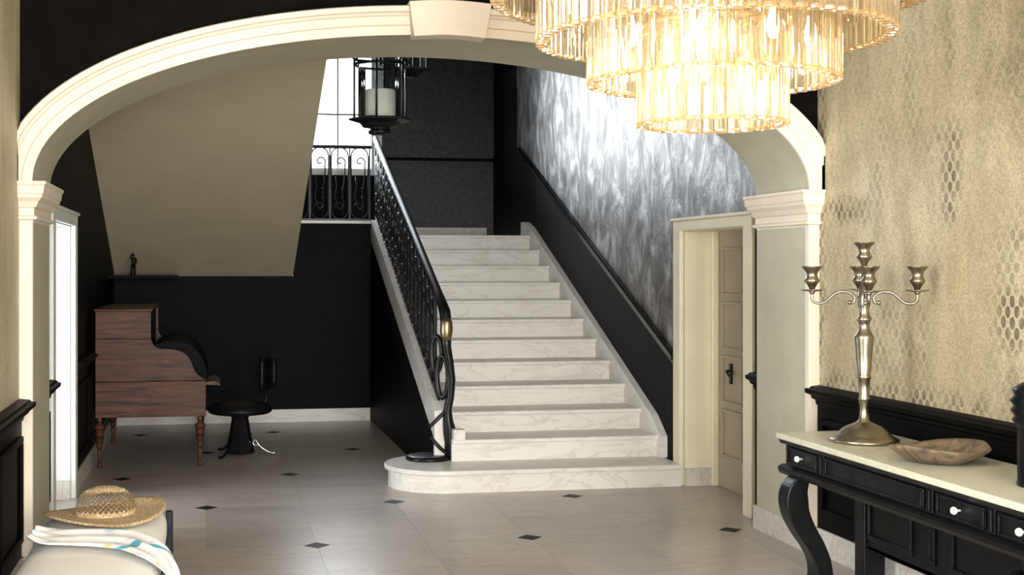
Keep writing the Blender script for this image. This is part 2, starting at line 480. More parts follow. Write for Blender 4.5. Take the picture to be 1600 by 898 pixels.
# ------------------------------------------------------------------ near hall shell
DADO = [(0, 0.80), (0.02, 0.80), (0.025, 0.825), (0.045, 0.835), (0.05, 0.85), (0.075, 0.865), (0.078, 0.885), (0.06, 0.89), (0.05, 0.90), (0, 0.905)]
def wainscot(parent, xface, sgn, y0, y1, npan, dado=1.0):
    """black panelled lower wall; sgn = direction out of the wall along X"""
    x1 = xface + sgn * 0.012
    MB().box(min(xface, x1), max(xface, x1), y0, y1, 0.135, 0.80).build('wainscot', 'black_panel', parent)
    if dado:
        MB().prism([(xface + sgn * a * dado, z) for a, z in DADO], 'y', y0, y1).build('dado_rail', 'black_panel', parent)
    w = (y1 - y0) / npan
    for k in range(npan):
        a, b = y0 + k * w + 0.08, y0 + (k + 1) * w - 0.08
        if b - a < 0.06: continue
        m = MB()
        xo0, xo1 = sorted((x1, x1 + sgn * 0.018))
        for (p, q, r, s) in ((a, b, 0.22, 0.25), (a, b, 0.70, 0.73), (a, a + .03, 0.25, 0.70), (b - .03, b, 0.25, 0.70)):
            m.box(xo0, xo1, p, q, r, s)
        m.build('panel_moulding', 'black_panel', parent, bevel=0.004)
def skirting(name, xface, sgn, y0, y1, h=0.135, t=0.022, n=4):
    root = None
    w = (y1 - y0) / n
    a, b = sorted((xface, xface + sgn * t))
    root = struct(MB().box(a, b, y0, y1, 0, h - .004).build(name, 'skirting_marble'))
    a, b = sorted((xface, xface + sgn * (t + .003)))
    for k in range(n):
        o = MB().box(a, b, y0 + k * w + .001, y0 + (k + 1) * w - .001, 0, h).build('skirting_slab', 'skirting_marble', root)
    return root

m = MB().box(XL - .2, XL, YR, 2.65, 0, CEIL1).box(XL - .2, XL, 3.95, YF, 0, CEIL1).box(XL - .2, XL, 2.65, 3.95, 0, .60).box(XL - .2, XL, 2.65, 3.95, 2.9, CEIL1)
wl = struct(m.build('wall_left', 'pale_wallpaper'), 'worn pale gold wallpapered wall above black panelling')
wainscot(wl, XL, 1, YR, 2.65, 5); wainscot(wl, XL, 1, 3.95, YF, 3)
skirting('baseboard_left', XL, 1, YR, YF, n=12)
wr = struct(MB().box(XR, XR + 0.2, YR, YF, 0, CEIL1).build('wall_right', 'gold_wallpaper'), 'distressed gold wallpaper wall with printed cell patterns')
wainscot(wr, XR, -1, YR, YF, 8)
skirting('baseboard_right', XR, -1, YR, YF, n=14)
struct(MB().box(XL - .2, XR + .2, YR - .2, YF, CEIL1, CEIL1 + 0.15).build('ceiling', 'ceiling_paint'))
# rear wall with two tall windows (behind the camera)
m = MB()
for a, b in ((XL - .2, -0.4), (0.9, 1.6), (2.9, XR + .2)): m.box(a, b, YR - .2, YR, 0, CEIL1)
for a, b in ((-0.4, 0.9), (1.6, 2.9)):
    m.box(a, b, YR - .2, YR, 0, 0.5); m.box(a, b, YR - .2, YR, 3.0, CEIL1)
struct(m.build('wall_rear', 'pale_wallpaper'))
def window(name, x0, x1, z0, z1, y0, y1, nx, nz, label, bars='white_paint'):
    """frame in an opening of a wall lying between y0 and y1"""
    t = 0.05
    m = MB()
    m.box(x0, x0 + t, y0, y1, z0, z1).box(x1 - t, x1, y0, y1, z0, z1)
    m.box(x0 + t, x1 - t, y0, y1, z0, z0 + t).box(x0 + t, x1 - t, y0, y1, z1 - t, z1)
    o = struct(m.build(name, bars), label)
    ym = (y0 + y1) / 2
    for k in range(1, nx):
        x = x0 + (x1 - x0) * k / nx
        MB().box(x - .011, x + .011, ym - .015, ym + .015, z0 + t, z1 - t).build('glazing_bar', bars, o)
    for k in range(1, nz):
        z = z0 + (z1 - z0) * k / nz
        MB().box(x0 + t, x1 - t, ym - .014, ym + .014, z - .012, z + .012).build('glazing_bar', bars, o)
    for i in range(nx):
        for k in range(nz):
            xa, xb = x0 + (x1 - x0) * i / nx + .012, x0 + (x1 - x0) * (i + 1) / nx - .012
            za, zb = z0 + (z1 - z0) * k / nz + .013, z0 + (z1 - z0) * (k + 1) / nz - .013
            MB().box(xa, xb, ym - .002, ym + .002, za, zb).build('pane', 'window_glass', o)
    return o
window('window_2', -0.4, 0.9, 0.5, 3.0, YR - .12, YR - .04, 2, 4, 'tall white window in the rear wall, nearer the left side')
window('window_3', 1.6, 2.9, 0.5, 3.0, YR - .12, YR - .04, 2, 4, 'tall white window in the rear wall, nearer the right side')

wn = window('window_4', 2.65, 3.95, .60, 2.9, -.04, .04, 2, 4, 'tall white window in the left wall')
wn.rotation_euler = (0, 0, PI / 2); wn.location = (XL - .1, 0, 0)
# ------------------------------------------------------------------ arch wall
CXA, AA = (OL + OR) / 2, (OR - OL) / 2
N = 72
ell = [(CXA + AA * math.cos(PI - PI * i / N), ZC + RISE * math.sin(PI * i / N), (-math.cos(PI * i / N) / AA, math.sin(PI * i / N) / RISE)) for i in range(N + 1)]
def nrm(v):
    l = math.hypot(*v); return v[0] / l, v[1] / l
m = MB()
v = []; f = []
for x, z, n_ in ell:
    for y in (YF, YA):
        v += [(x, y, z), (x, y, CEIL2)]
for i in range(N):
    a, b = i * 4, (i + 1) * 4
    f += [(a, b, b + 1, a + 1), (a + 2, a + 3, b + 3, b + 2)]
m.add(v, f)
m.box(XL - .2, OL - .02, YF + .03, YA - .02, 0, CEIL2).box(OR + .02, XW + .25, YF + .03, YA - .02, 0, CEIL2)
m.box(XL - .2, OL, YF, YA, ZC + .0, CEIL2).box(OR, XW + .25, YF, YA, ZC, CEIL2)
aw = struct(m.build('wall_middle', 'black_wall'), 'black wall pierced by a wide elliptical arch')
m = MB()
m.grid(lambda s, t: (ell[round(s * N)][0] + 0 * t, YF - .02 + (YA + .015 - YF + .02) * t, ell[round(s * N)][1] - .002), N + 1, 2)
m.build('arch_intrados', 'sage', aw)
# archivolt moulding on the front
PROF = [(0, 0), (0, .035), (.046, .035), (.05, .05), (.092, .05), (.096, .062), (.108, .07), (.112, .085), (.138, .085), (.145, .07), (.145, 0)]
def sweep(prof, i0=0, i1=N, name='archivolt', mat='cream', y=YF, par=None):
    m = MB(); v = []; f = []
    n = len(prof)
    for i in range(i0, i1 + 1):
        x, z, nn = ell[i]; nx, nz = nrm(nn)
        for o_, p in prof:
            v.append((min(max(x + nx * o_, XL), XR), y - p, z + nz * o_))
    for i in range(i1 - i0):
        for k in range(n - 1):
            f.append((i * n + k, (i + 1) * n + k, (i + 1) * n + k + 1, i * n + k + 1))
    m.add(v, f)
    m.add(v[:n], [tuple(range(n))]); m.add(v[-n:], [tuple(range(n))])
    return m.build(name, mat, par)
tr1 = struct(sweep(PROF, name='trim_1'), 'cream moulded archivolt framing the wide arch')
ks = MB()
kp = [(0.997, 2.880), (1.425, 2.886), (1.392, 2.722), (1.022, 2.716)]
v = []; nk = 9; f = []
for i in range(nk):
    t = i / (nk - 1)
    zb = 0.012 * math.sin(PI * t)
    top = (kp[0][0] + (kp[1][0] - kp[0][0]) * t, kp[0][1] + zb + .012)
    bot = (kp[3][0] + (kp[2][0] - kp[3][0]) * t, kp[3][1] + zb - .002)
    for y in (YF - .12, YF):
        v += [(bot[0], y, bot[1]), (top[0], y, top[1])]
for i in range(nk - 1):
    a, b = i * 4, i * 4 + 4
    f += [(a, b, b + 1, a + 1), (a + 2, a + 3, b + 3, b + 2), (a, a + 2, b + 2, b), (a + 1, b + 1, b + 3, a + 3)]
f += [(0, 1, 3, 2), ((nk - 1) * 4, (nk - 1) * 4 + 2, (nk - 1) * 4 + 3, (nk - 1) * 4 + 1)]
ks.add(v, f); ks.build('keystone', 'cream', tr1, bevel=.004)
# pilasters with capitals
CAP = [(0, 1.765), (.004, 1.775), (.022, 1.78), (.022, 1.793), (.008, 1.80), (.008, 1.835), (.02, 1.84), (.03, 1.865), (.05, 1.885), (.052, 1.90), (.058, 1.905), (.062, 1.94), (.07, 1.95), (.07, ZC)]
def pilaster(name, x0, x1, sgn, label):
    front = struct(MB().box(x0, x1, YF - .02, YF + .02, 0, 1.78).build(name, 'cream'), label)
    xin = x1 if sgn > 0 else x0
    a, b = sorted((xin - sgn * .03, xin))
    # the reveal facing into the opening
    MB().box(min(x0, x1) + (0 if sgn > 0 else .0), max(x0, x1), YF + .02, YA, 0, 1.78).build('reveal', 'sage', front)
    m = MB(); v = []
    for e, z in CAP:
        xa, xb = (x0, x1 + e) if sgn > 0 else (x0 - e, x1)
        v += [(xa, YF - .02 - e, z), (xb, YF - .02 - e, z), (xb, YA + e * .6, z), (xa, YA + e * .6, z)]
    f = []
    for k in range(len(CAP) - 1):
        for q in range(4):
            f.append((k * 4 + q, k * 4 + (q + 1) % 4, k * 4 + 4 + (q + 1) % 4, k * 4 + 4 + q))
    f += [(0, 1, 2, 3), tuple(len(v) - 4 + q for q in range(4))]
    m.add(v, f); m.build('capital', 'cream' , front)
    # marble plinth slabs
    t = 0.024
    xa, xb = (x0, x1 + t) if sgn > 0 else (x0 - t, x1)
    w = (YA - YF + .02) / 2
    for k in range(2):
        MB().box(xa, xb, YF - .02 - (t if k == 0 else 0) + k * w + .001 * k, YF - .02 + (k + 1) * w, 0, .135).build('plinth_slab', 'skirting_marble', front)
pilaster('trim_2', XL, OL, 1, 'cream pilaster carrying the left end of the arch')
pilaster('trim_3', OR, XR, -1, 'cream pilaster carrying the right end of the arch')

# ------------------------------------------------------------------ stair hall shell
# left wall with a doorway
DL0, DL1 = 7.62, 8.72
m = MB()
m.box(XL - .3, XL, YA, DL0, 0, CEIL2).box(XL - .3, XL, DL1, YE + .2, 0, CEIL2).box(XL - .3, XL, DL0, DL1, 1.82, CEIL2)
wl2 = struct(m.build('wall_left_rear', 'black_stair'), 'black stair hall wall on the left')
wainscot(wl2, XL, 1, DL1 + .14, 9.9, 1); wainscot(wl2, XL, 1, 9.9, YB - .03, 2, .45)
wainscot(wl2, XL, 1, YA, DL0 - .13, 1)
def door_trim(name, xf, sgn, y0, y1, zt, mat, depth, label):
    """casing on the wall face xf around an opening y0..y1; the reveal lining goes back by depth"""
    a, b = sorted((xf, xf + sgn * 0.035))
    cw = 0.13
    m = MB()
    m.box(a, b, y1, y1 + cw, 0, zt + .07); o = struct(m.build(name, mat, bevel=.006), label)
    MB().box(a, b, y0 - cw, y0, 0, zt + .07).build('casing', mat, o, bevel=.006)
    MB().box(a, b, y0, y1, zt, zt + .07).build('casing', mat, o, bevel=.006)
    a2, b2 = sorted((xf, xf + sgn * 0.05))
    MB().box(a2, b2, y0 - cw - .01, y1 + cw + .01, zt + .07, zt + .09).build('casing_cap', mat, o, bevel=.004)
    d0, d1 = sorted((xf - sgn * depth, xf))
    MB().box(d0, d1, y1 - .005, y1 + .02, 0, zt).build('reveal_lining', mat, o)
    MB().box(d0, d1, y0 - .02, y0 + .005, 0, zt).build('reveal_lining', mat, o)
    MB().box(d0, d1, y0, y1, zt - .005, zt + .02).build('reveal_lining', mat, o)
    s0, s1 = sorted((xf - sgn * depth, xf - sgn * .004))
    for k in range(2):
        q = (s1 - s0) / 2
        MB().box(s0 + k * q + .001, s0 + (k + 1) * q - .001, y1 - .025, y1 - .005, 0, .125).build('skirting_slab', 'skirting_marble', o)
    return o
door_trim('trim_4', XL, 1, DL0, DL1, 1.82, 'white_paint', .28, 'white casing of the doorway behind the left pilaster')
def door(name, xf, sgn, y0, y1, zt, mat, label, npan=4):
    """panelled leaf; xf its face, sgn the direction it faces"""
    a, b = sorted((xf, xf - sgn * .04))
    o = struct(MB().box(a, b, y0, y1, 0.004, zt).build(name, mat), label)
    # frame
    for (p, q) in ((y0, y0 + .05), (y1 - .05, y1)):
        a, b = sorted((xf, xf + sgn * .05)); MB().box(a, b, p, q, 0, zt).build('door_frame', 'cream_door', o, bevel=.008)
    w = (y1 - y0 - .1) / 2
    hh = (zt - .3) / npan
    for c in range(2):
        for k in range(npan):
            p, q = y0 + .05 + c * w + .07, y0 + .05 + (c + 1) * w - .07
            r, s = .2 + k * hh + .02, .2 + (k + 1) * hh - .02
            a, b = sorted((xf, xf + sgn * .008))
            fr = MB()
            a2, b2 = sorted((xf, xf + sgn * .016))
            fr.box(a2, b2, p, q, r, r + .02).box(a2, b2, p, q, s - .02, s).box(a2, b2, p, p + .02, r + .02, s - .02).box(a2, b2, q - .02, q, r + .02, s - .02)
            fr.build('door_panel', mat, o, bevel=.003)
    return o
d2 = window('door_2', DL0, DL1, 0.0, 1.82, -.03, .03, 2, 3, 'white glazed door added out of view in the left doorway to light the stair hall')  # hidden leaf, given added panes so fill light reaches the stair hall
d2.rotation_euler = (0, 0, PI / 2); d2.location = (XL - .25, 0, 0)

# right wall (silver paper) with a doorway
DR0, DR1 = 7.43, 8.50
m = MB()
m.box(XW, XW + .32, YA, DR0, 0, CEIL2).box(XW, XW + .32, DR1, YE + .2, 0, CEIL2).box(XW, XW + .32, DR0, DR1, 1.80, CEIL2)
wr2 = struct(m.build('wall_right_rear', 'silver_wallpaper'), 'crinkled silver wallpaper stair wall above a black dado')
door_trim('trim_5', XW, -1, DR0, DR1, 1.80, 'cream_door', .24, 'cream casing and reveal of the doorway beside the stairs')
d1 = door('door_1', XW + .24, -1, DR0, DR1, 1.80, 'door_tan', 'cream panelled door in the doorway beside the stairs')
hb = MB(); hb.box(XW + .225, XW + .24, 8.215, 8.245, .74, .88)
hb.tube([(XW + .235, 8.23, .83), (XW + .20, 8.23, .83), (XW + .19, 8.20, .825), (XW + .19, 8.16, .80)], .008)
hb.build('door_handle', 'iron', d1)
# black dado along the stairs
DH = 0.655
def dl(y): return nl(y) + DH
YD0, YD1 = DR1 + .145, 13.25
zt_ = dl(YD1)
poly = [(YD0, 0), (YE, 0), (YE, 2.79), (YD1, 2.79), (YD0, dl(YD0))]
MB().prism(poly, 'x', XW - .012, XW).build('wainscot', 'black_stair', wr2)
MB().prism([(YA, 0), (DR0 - .135, 0), (DR0 - .135, 1.93), (YA, 1.93)], 'x', XW - .012, XW).build('wainscot', 'black_stair', wr2)
m = MB()
for (o0, o1, pr) in ((-.03, .0, .03), (.0, .03, .045), (.03, .045, .03)):
    m.prism([(YD0, dl(YD0) + o0), (YD1, dl(YD1) + o0), (YD1, dl(YD1) + o1), (YD0, dl(YD0) + o1)], 'x', XW - pr, XW)
m.build('dado_rail', 'rail_gloss', wr2)
MB().box(XW - .03, XW, YD1, YE, 2.775, 2.82).build('dado_rail', 'black_stair', wr2)
m = MB().prism([(XW - a, z) for a, z in DADO], 'y', YA + .0, DR0 - .135)
m.build('dado_rail', 'black_panel', wr2)
MB().box(XW - .008, XW, 13.45, YE, 2.82, CEIL2).build('dark_corner_panel', 'black_stair', wr2)  # black sheet over the silver paper beside the landing corner
# far wall of the landing with the window
WX0, WX1, WZ0, WZ1 = 0.15, 1.90, 2.63, 4.65
m = MB()
m.box(XL - .3, WX0, YE, YE + .2, 1.5, CEIL2).box(WX1, XW + .3, YE, YE + .2, 1.5, CEIL2)
m.box(WX0, WX1, YE, YE + .2, 1.5, WZ0).box(WX0, WX1, YE, YE + .2, WZ1, CEIL2)
wbk = struct(m.build('wall_back', 'grey_back_wall'), 'dark grey landing wall behind the stairs')
MB().box(WX1 + .02, XW - .03, YE - .03, YE, 2.78, 2.815).build('dado_rail', 'black_panel', wbk)
MB().box(XL, WX1 + .03, YE - .008, YE, ZLAND, WZ0 - .03).build('wainscot', 'black_stair', wbk)
struct(MB().box(XL, XW - .1, YE - .03, YE - .008, ZLAND, ZLAND + .135).build('baseboard_back', 'skirting_marble'))
window('window_1', WX0, WX1, WZ0, WZ1, YE - .01, YE + .1, 4, 3, 'bright white window above the landing railing')
MB().box(WX0 - .03, WX1 + .06, YE - .06, YE + .0, WZ0 - .03, WZ0 + .015).build('window_sill', 'white_paint', bpy.data.objects['window_1'])
MB().box(WX1 + .0, WX1 + .07, YE - .035, YE, WZ0 + .015, WZ1 + .07).build('window_casing', 'white_paint', bpy.data.objects['window_1'])
# wall under the landing
wu = struct(MB().box(XL, 1.70, YB, YB + .15, 0, SOF0).build('wall_under_landing', 'black_stair'), 'black wall under the landing behind the piano')
bb = struct(MB().box(XL + .02, 1.6, YB - .02, YB, 0, .12).build('baseboard_under_landing', 'stair_marble'))
for k in range(4):
    w = (1.6 - XL - .02) / 4
    MB().box(XL + .02 + k * w + .001, XL + .02 + (k + 1) * w - .001, YB - .026, YB, 0, .125).build('skirting_slab', 'stair_marble', bb)
skirting('baseboard_left_rear', XL, 1, DL1 + .14, YB, n=4)
# ledge on the back wall
struct(MB().box(XL, -.30, 11.93, YB, SOF0 - .012, SOF0 + .012).build('trim_6', 'black_stair'), 'black ledge along the wall under the landing')
struct(MB().box(XL - .3, XW + .3, YA - .1, YE + .2, CEIL2, CEIL2 + .15).build('ceiling_stair_hall', 'ceiling_paint'))

# ------------------------------------------------------------------ main staircase
XS0, XS1 = 1.74, 3.255
st = thing('staircase', 'white marble staircase with rounded bottom step rising to the landing', 'staircase', (0, 0, 0))
def bull(r, off, yback):
    pts = [(XW - .03, 8.45 + off), (1.62, 8.45 + off)]
    for k in range(1, 17):
        a = -PI / 2 - PI * k / 16
        pts.append((1.62 + r * math.cos(a), 8.85 + r * math.sin(a)))
    pts += [(XW - .03, 8.85 + r)]
    return pts
MB().prism(bull(.4, 0, 9.2), 'z', RI - .032, RI).build('tread', 'stair_marble', st, bevel=.006)
MB().prism(bull(.372, .028, 9.2), 'z', 0, RI - .032).build('riser', 'stair_marble', st)
for n in range(2, 13):
    y = 8.854 + (n - 2) * GO
    yb = y + GO + .03 if n < 12 else YE - .035
    MB().box(XS0 - .03, XS1, y, yb, n * RI - .03, n * RI).build('tread' if n < 12 else 'landing_slab', 'stair_marble', st, bevel=.006)
    MB().box(XS0 - .03, XS1 - .006, y + .026, y + .06, (n - 1) * RI, n * RI - .03).build('riser', 'stair_marble', st)
YS0 = 8.97
SO = 0.15; SU = -0.06
# left stringer (marble) and the black side below it
poly = [(YS0, RI), (YS0, nl(YS0) + SO), (12.60, nl(12.60) + SO), (12.60, nl(12.6) + SU), (YS0 + .04, nl(YS0 + .04) + SU), (YS0 + .04, RI)]
MB().prism(poly, 'x', 1.6, 1.72).build('stringer', 'stair_marble', st)
MB().prism([(YS0 + .04, 0), (YB - .002, 0), (YB - .002, ZLAND - .03), (12.6, nl(12.6) + SU), (YS0 + .04, nl(YS0 + .04) + SU)], 'x', 1.603, 1.71).build('side_wall', 'black_stair', st)
# right stringer against the wall
poly = [(8.80, RI), (8.80, nl(8.80) + .02), (9.0, nl(9.0) + .075), (12.62, nl(12.62) + .08), (12.85, nl(12.62) + .14), (13.0, nl(12.62) + .14), (13.0, ZLAND - .1), (9.2, RI)]
MB().prism(poly, 'x', XS1 - .01, XW - .012).build('stringer', 'stair_marble', st)
# newel base block on the second step
MB().box(1.715, 1.80, 8.83, 8.93, 2 * RI - .0, 2 * RI + .075).build('end_block', 'stair_marble', st, bevel=.004)
# landing: black face with a marble cap, between the flights
ld = thing('landing', 'black-faced landing with thin white marble cap beside the upper flight', 'landing', (0, 0, 0))
MB().box(.825, 1.598, 12.60, YB, SOF0 - .02, ZLAND + .11).build('fascia', 'black_stair', ld)
MB().box(.825, 1.598, 12.585, 12.70, ZLAND + .11, ZLAND + .14).build('cap', 'stair_marble', ld, bevel=.004)
MB().box(XL + .02, 1.70, YB + .002, YE - .035, ZLAND - .40, ZLAND).build('slab', 'black_stair', ld)

# upper flight: steps on top, sloped beige soffit below
uf = thing('upper_stair_flight', 'upper stair flight showing its beige sloping underside above the piano', 'staircase', (0, 0, 0))
YU = 8.0
prof = [(YB, soff(YB) + .03), (YU, soff(YU) + .03)]
top = []
k = 0
y = YB; z = ZLAND
while y - GO > YU:
    z += RI; top += [(y, z)]; y -= GO; top += [(y, z)]
top += [(YU, z)]
poly = [(YB, soff(YB) + .03)] + [(YB, ZLAND)] + top + [(YU, soff(YU) + .03)]
MB().prism(poly, 'x', XL + .01, .79).build('step_body', 'black_stair', uf)
MB().prism([(YB - .0, soff(YB)), (YU, soff(YU)), (YU, soff(YU) + .03), (YB - .0, soff(YB) + .03)], 'x', XL + .004, .8225).build('soffit', 'soffit_paint', uf)
ug = struct(MB().box(XL, .8225, YA, YU, soff(YU), soff(YU) + .35).build('floor_upper', 'soffit_paint'), 'upper floor slab above the arch')

# ------------------------------------------------------------------ wrought iron railings
def stadium(w, h, n=9):
    """closed loop in (a,h): rounded top and bottom"""
    r = w / 2
    p = []
    for k in range(n + 1):
        a = PI * k / n
        p.append((r * math.cos(a), h - r + r * math.sin(a)))
    for k in range(n + 1):
        a = PI + PI * k / n
        p.append((r * math.cos(a), r + r * math.sin(a)))
    return p
def spiral(cx, cy, r0, r1, a0, a1, n=20):
    return [(cx + (r0 + (r1 - r0) * k / n) * math.cos(a0 + (a1 - a0) * k / n), cy + (r0 + (r1 - r0) * k / n) * math.sin(a0 + (a1 - a0) * k / n)) for k in range(n + 1)]
def bay_shapes(w, h):
    loop = stadium(w * .86, h)
    r = w * .3
    s1 = [(w * .12, h * .04), (w * .2, h * .2), (w * .12, h * .36), (w * .22, h * .52), (w * .26, h * .68)] + spiral(w * .02, h * .80, w * .27, w * .06, -.5, 5.6)
    s2 = spiral(-w * .02, h * .17, w * .07, w * .26, -2.6, 3.4, 16)[::-1] + [(-w * .26, h * .32), (-w * .14, h * .46), (-w * .2, h * .6)]
    return loop, s1, s2
def railing_bay(mapf, w, h, par, r=.014, dense=False):
    extra = []
    loop, s1, s2 = bay_shapes(w, h)
    a = MB().tube([mapf(*p) for p in loop], r, 6, True).build('loop_bar', 'iron', par)
    b = MB().tube([mapf(*p) for p in s1], r, 6).build('scroll', 'iron', par)
    c = MB().tube([mapf(*p) for p in s2], r * .9, 6).build('scroll', 'iron', par)
    if dense:
        for z_ in (.14, .62):
            dd = [(w * .30 * math.cos(t_) - w * .0, h * (z_ + .11) + h * .11 * math.sin(t_)) for t_ in [2 * PI * q_ / 14 for q_ in range(14)]]
            e_ = MB().tube([mapf(*p) for p in dd], r, 6, True).build('oval', 'iron', par); extra.append(e_)
    m = MB()
    for q in (.30, .36, .42):
        p = mapf(w * .15, h * q); m.lathe([(0, -.014), (.011, -.006), (.013, 0), (.011, .006), (0, .014)], p[0], p[1], p[2], 8)
    d = m.build('twist_knop', 'iron', par)
    return [a, b, c, d] + extra
XRL = 1.655
rl = thing('stair_railing', 'black wrought iron stair railing with scrolls and brass volute end', 'railing', (XRL, 9.0, nl(9.0) + SO))
RH = 0.80 - .03
bw = 0.19
def smap(a, h): return (0, a, a * SL + h)
first = railing_bay(smap, bw, RH - .03, rl, dense=True)
bar = MB().box(-.007, .007, -.007, .007, 0, RH).build('baluster', 'iron', rl)
nb = 18
for k in range(nb):
    dy = .32 + k * bw
    if k == 0:
        for o in first: o.location = (0, dy, dy * SL + .015)
        bar.location = (0, dy - bw / 2, (dy - bw / 2) * SL)
    else:
        for o in first: inst(o, (0, dy, dy * SL + .015), rl)
        inst(bar, (0, dy - bw / 2, (dy - bw / 2) * SL), rl)
ye = .32 + nb * bw - bw / 2
inst(bar, (0, ye, ye * SL), rl)
MB().tube([(0, .1, .1 * SL + .012), (0, ye, ye * SL + .012)], .011, 6).build('bottom_rail', 'iron', rl)
hp = [(0, ye + .05, (ye + .05) * SL + RH + .02), (0, .25, .25 * SL + RH + .02), (0, .1, .1 * SL + RH + .015), (0, -.02, RH - .005), (0.01, -.09, RH - .07), (.015, -.11, RH - .15)]
MB().tube(hp, [.03, .03, .033, .040, .046, .046], 12, flat=.9).build('handrail', 'iron_matt', rl)
MB().lathe([(0, -.085), (.03, -.08), (.042, -.05), (.047, 0), (.043, .05), (.03, .08), (0, .085)], .015, -.12, RH - .19, 16).build('volute', 'brass', rl)
# newel: sinuous iron standard on a round base
z0 = RI - (nl(9.0) + SO)
MB().lathe([(0, 0), (.165, 0), (.168, .012), (.16, .026), (.13, .032), (0, .034)], -.09, .02, z0, 32).build('newel_base', 'iron', rl)
stand = [(.045, -.05, z0 + .03), (.05, -.05, z0 + .12), (.055, -.05, z0 + .2), (.04, -.055, z0 + .28), (.035, -.06, z0 + .36), (.055, -.07, z0 + .46), (.06, -.08, z0 + .58), (.045, -.09, z0 + .70), (.02, -.10, z0 + .82), (.015, -.11, z0 + .93)]
MB().tube(stand, [.030, .034, .05, .038, .031, .028, .030, .030, .034, .040], 12).build('newel_post', 'iron', rl)
lp = [(.0 + .035 * math.cos(a), -.05 - .03 * math.cos(a), z0 + .60 + .15 * math.sin(a)) for a in [2 * PI * k / 24 for k in range(24)]]
MB().tube(lp, .019, 8, True).build('newel_loop', 'iron', rl)
lp = [(-.03 + .03 * math.cos(a), .02 - .03 * math.cos(a), z0 + .76 + .13 * math.sin(a)) for a in [2 * PI * k / 24 for k in range(24)]]
MB().tube(lp, .018, 8, True).build('newel_loop', 'iron', rl)
MB().tube(bez((.05, -.06, z0 + .38), (.0, -.08, z0 + .34), (-.05, -.08, z0 + .29), (-.10, -.06, z0 + .24)), .014, 7).build('newel_brace', 'iron', rl)
MB().tube(bez((.04, -.05, z0 + .05), (.0, -.08, z0 + .06), (-.05, -.08, z0 + .12), (-.09, -.05, z0 + .17)), .014, 7).build('newel_brace', 'iron', rl)

lr = thing('landing_railing', 'black wrought iron railing with scroll bays in front of the window', 'railing', (0, 12.64, ZLAND + .14))
LH = .745; lw = .2
first = railing_bay(lambda a, h: (a, 0, h + .01), lw, LH - .03, lr, .0075)
bar = MB().box(-.007, .007, -.007, .007, 0, LH).build('baluster', 'iron', lr)
xs = [1.59 - lw / 2 - k * lw for k in range(4)]
for k, x in enumerate(xs):
    if k == 0:
        for o in first: o.location = (x, 0, .01)
        bar.location = (x + lw / 2, 0, 0)
    else:
        for o in first: inst(o, (x, 0, .01), lr)
        inst(bar, (x + lw / 2, 0, 0), lr)
MB().box(.80, 1.61, -.02, .02, LH - .02, LH + .012).build('handrail', 'black_gloss', lr, bevel=.006)
MB().box(.80, 1.61, -.008, .008, .005, .02).build('bottom_rail', 'iron', lr)

# ------------------------------------------------------------------ lanterns and candle
def lantern(loc, s, label, ztop, glass=True):
    t = thing('hanging_lantern', label, 'lantern', loc, 'hexagonal hanging lanterns')
    MB().lathe([(0, -.105 * s), (.085 * s, -.105 * s), (.09 * s, -.085 * s), (.075 * s, -.075 * s), (.075 * s, -.06 * s), (.13 * s, -.055 * s), (.14 * s, -.04 * s), (.15 * s, -.03 * s)], seg=24).build('finial', 'iron', t)
    MB().lathe([(0, -.03 * s), (.15 * s, -.03 * s), (.232 * s, -.008 * s), (.236 * s, .0), (.226 * s, .008 * s), (.15 * s, .006 * s), (0, .006 * s)], seg=6, smooth=False).build('dish', 'iron', t)
    pst = None
    for k in range(6):
        a = PI / 3 * k + .26
        x, y = .205 * s * math.cos(a), .205 * s * math.sin(a)
        MB().tube([(x, y, .0), (x, y, .46 * s)], .0085 * s, 6).build('post', 'iron', t)
    for z, r in ((.46 * s, .235 * s), (.40 * s, .205 * s), (.50 * s, .16 * s)):
        MB().tube([(r * math.cos(PI / 3 * k + .26), r * math.sin(PI / 3 * k + .26), z) for k in range(6)], .010 * s, 6, True).build('hoop', 'iron', t)
    if glass:
        MB().lathe([(.165 * s, .012 * s), (.165 * s, .40 * s)], seg=32).v
        g = MB(); g.grid(lambda u, w: (.165 * s * math.cos(2 * PI * u), .165 * s * math.sin(2 * PI * u), .012 * s + .39 * s * w), 36, 2, True, True)
        g.build('glass_cylinder', 'lantern_glass', t)
    m = MB()
    for k in range(6):
        a = PI / 3 * k + .26
        m.tube(bez((.235 * s * math.cos(a), .235 * s * math.sin(a), .46 * s), (.16 * s * math.cos(a), .16 * s * math.sin(a), .52 * s), (.05 * s * math.cos(a), .05 * s * math.sin(a), .55 * s), (.02 * s * math.cos(a), .02 * s * math.sin(a), .72 * s), 8), .009 * s, 6)
    m.build('crown_bars', 'iron', t)
    MB().tube([(0, 0, .40 * s), (0, 0, ztop - loc[2])], .011 * s, 6).build('stem', 'iron', t)
    MB().lathe([(0, -.05), (.02, -.05), (.05, -.02), (.06, 0), (0, 0)], 0, 0, ztop - loc[2], 16).build('ceiling_rose', 'iron', t)
    return t
lantern((1.237, 9.2, 2.625), 1.0, 'black hexagonal lantern with thick candle hanging in front of the window', CEIL2)
cn = MB().lathe([(0, 0), (.108, 0), (.11, .004), (.11, .205), (.104, .212), (.09, .206), (0, .203)], seg=32)
tag(cn.build('pillar_candle', 'candle_wax', loc=(1.237, 9.2, 2.632)), 'thick ivory pillar candle standing inside the hanging lantern', 'candle')
lantern((1.852, 11.6, 3.382), .74, 'smaller black lantern hanging behind and above the candle lantern', CEIL2)

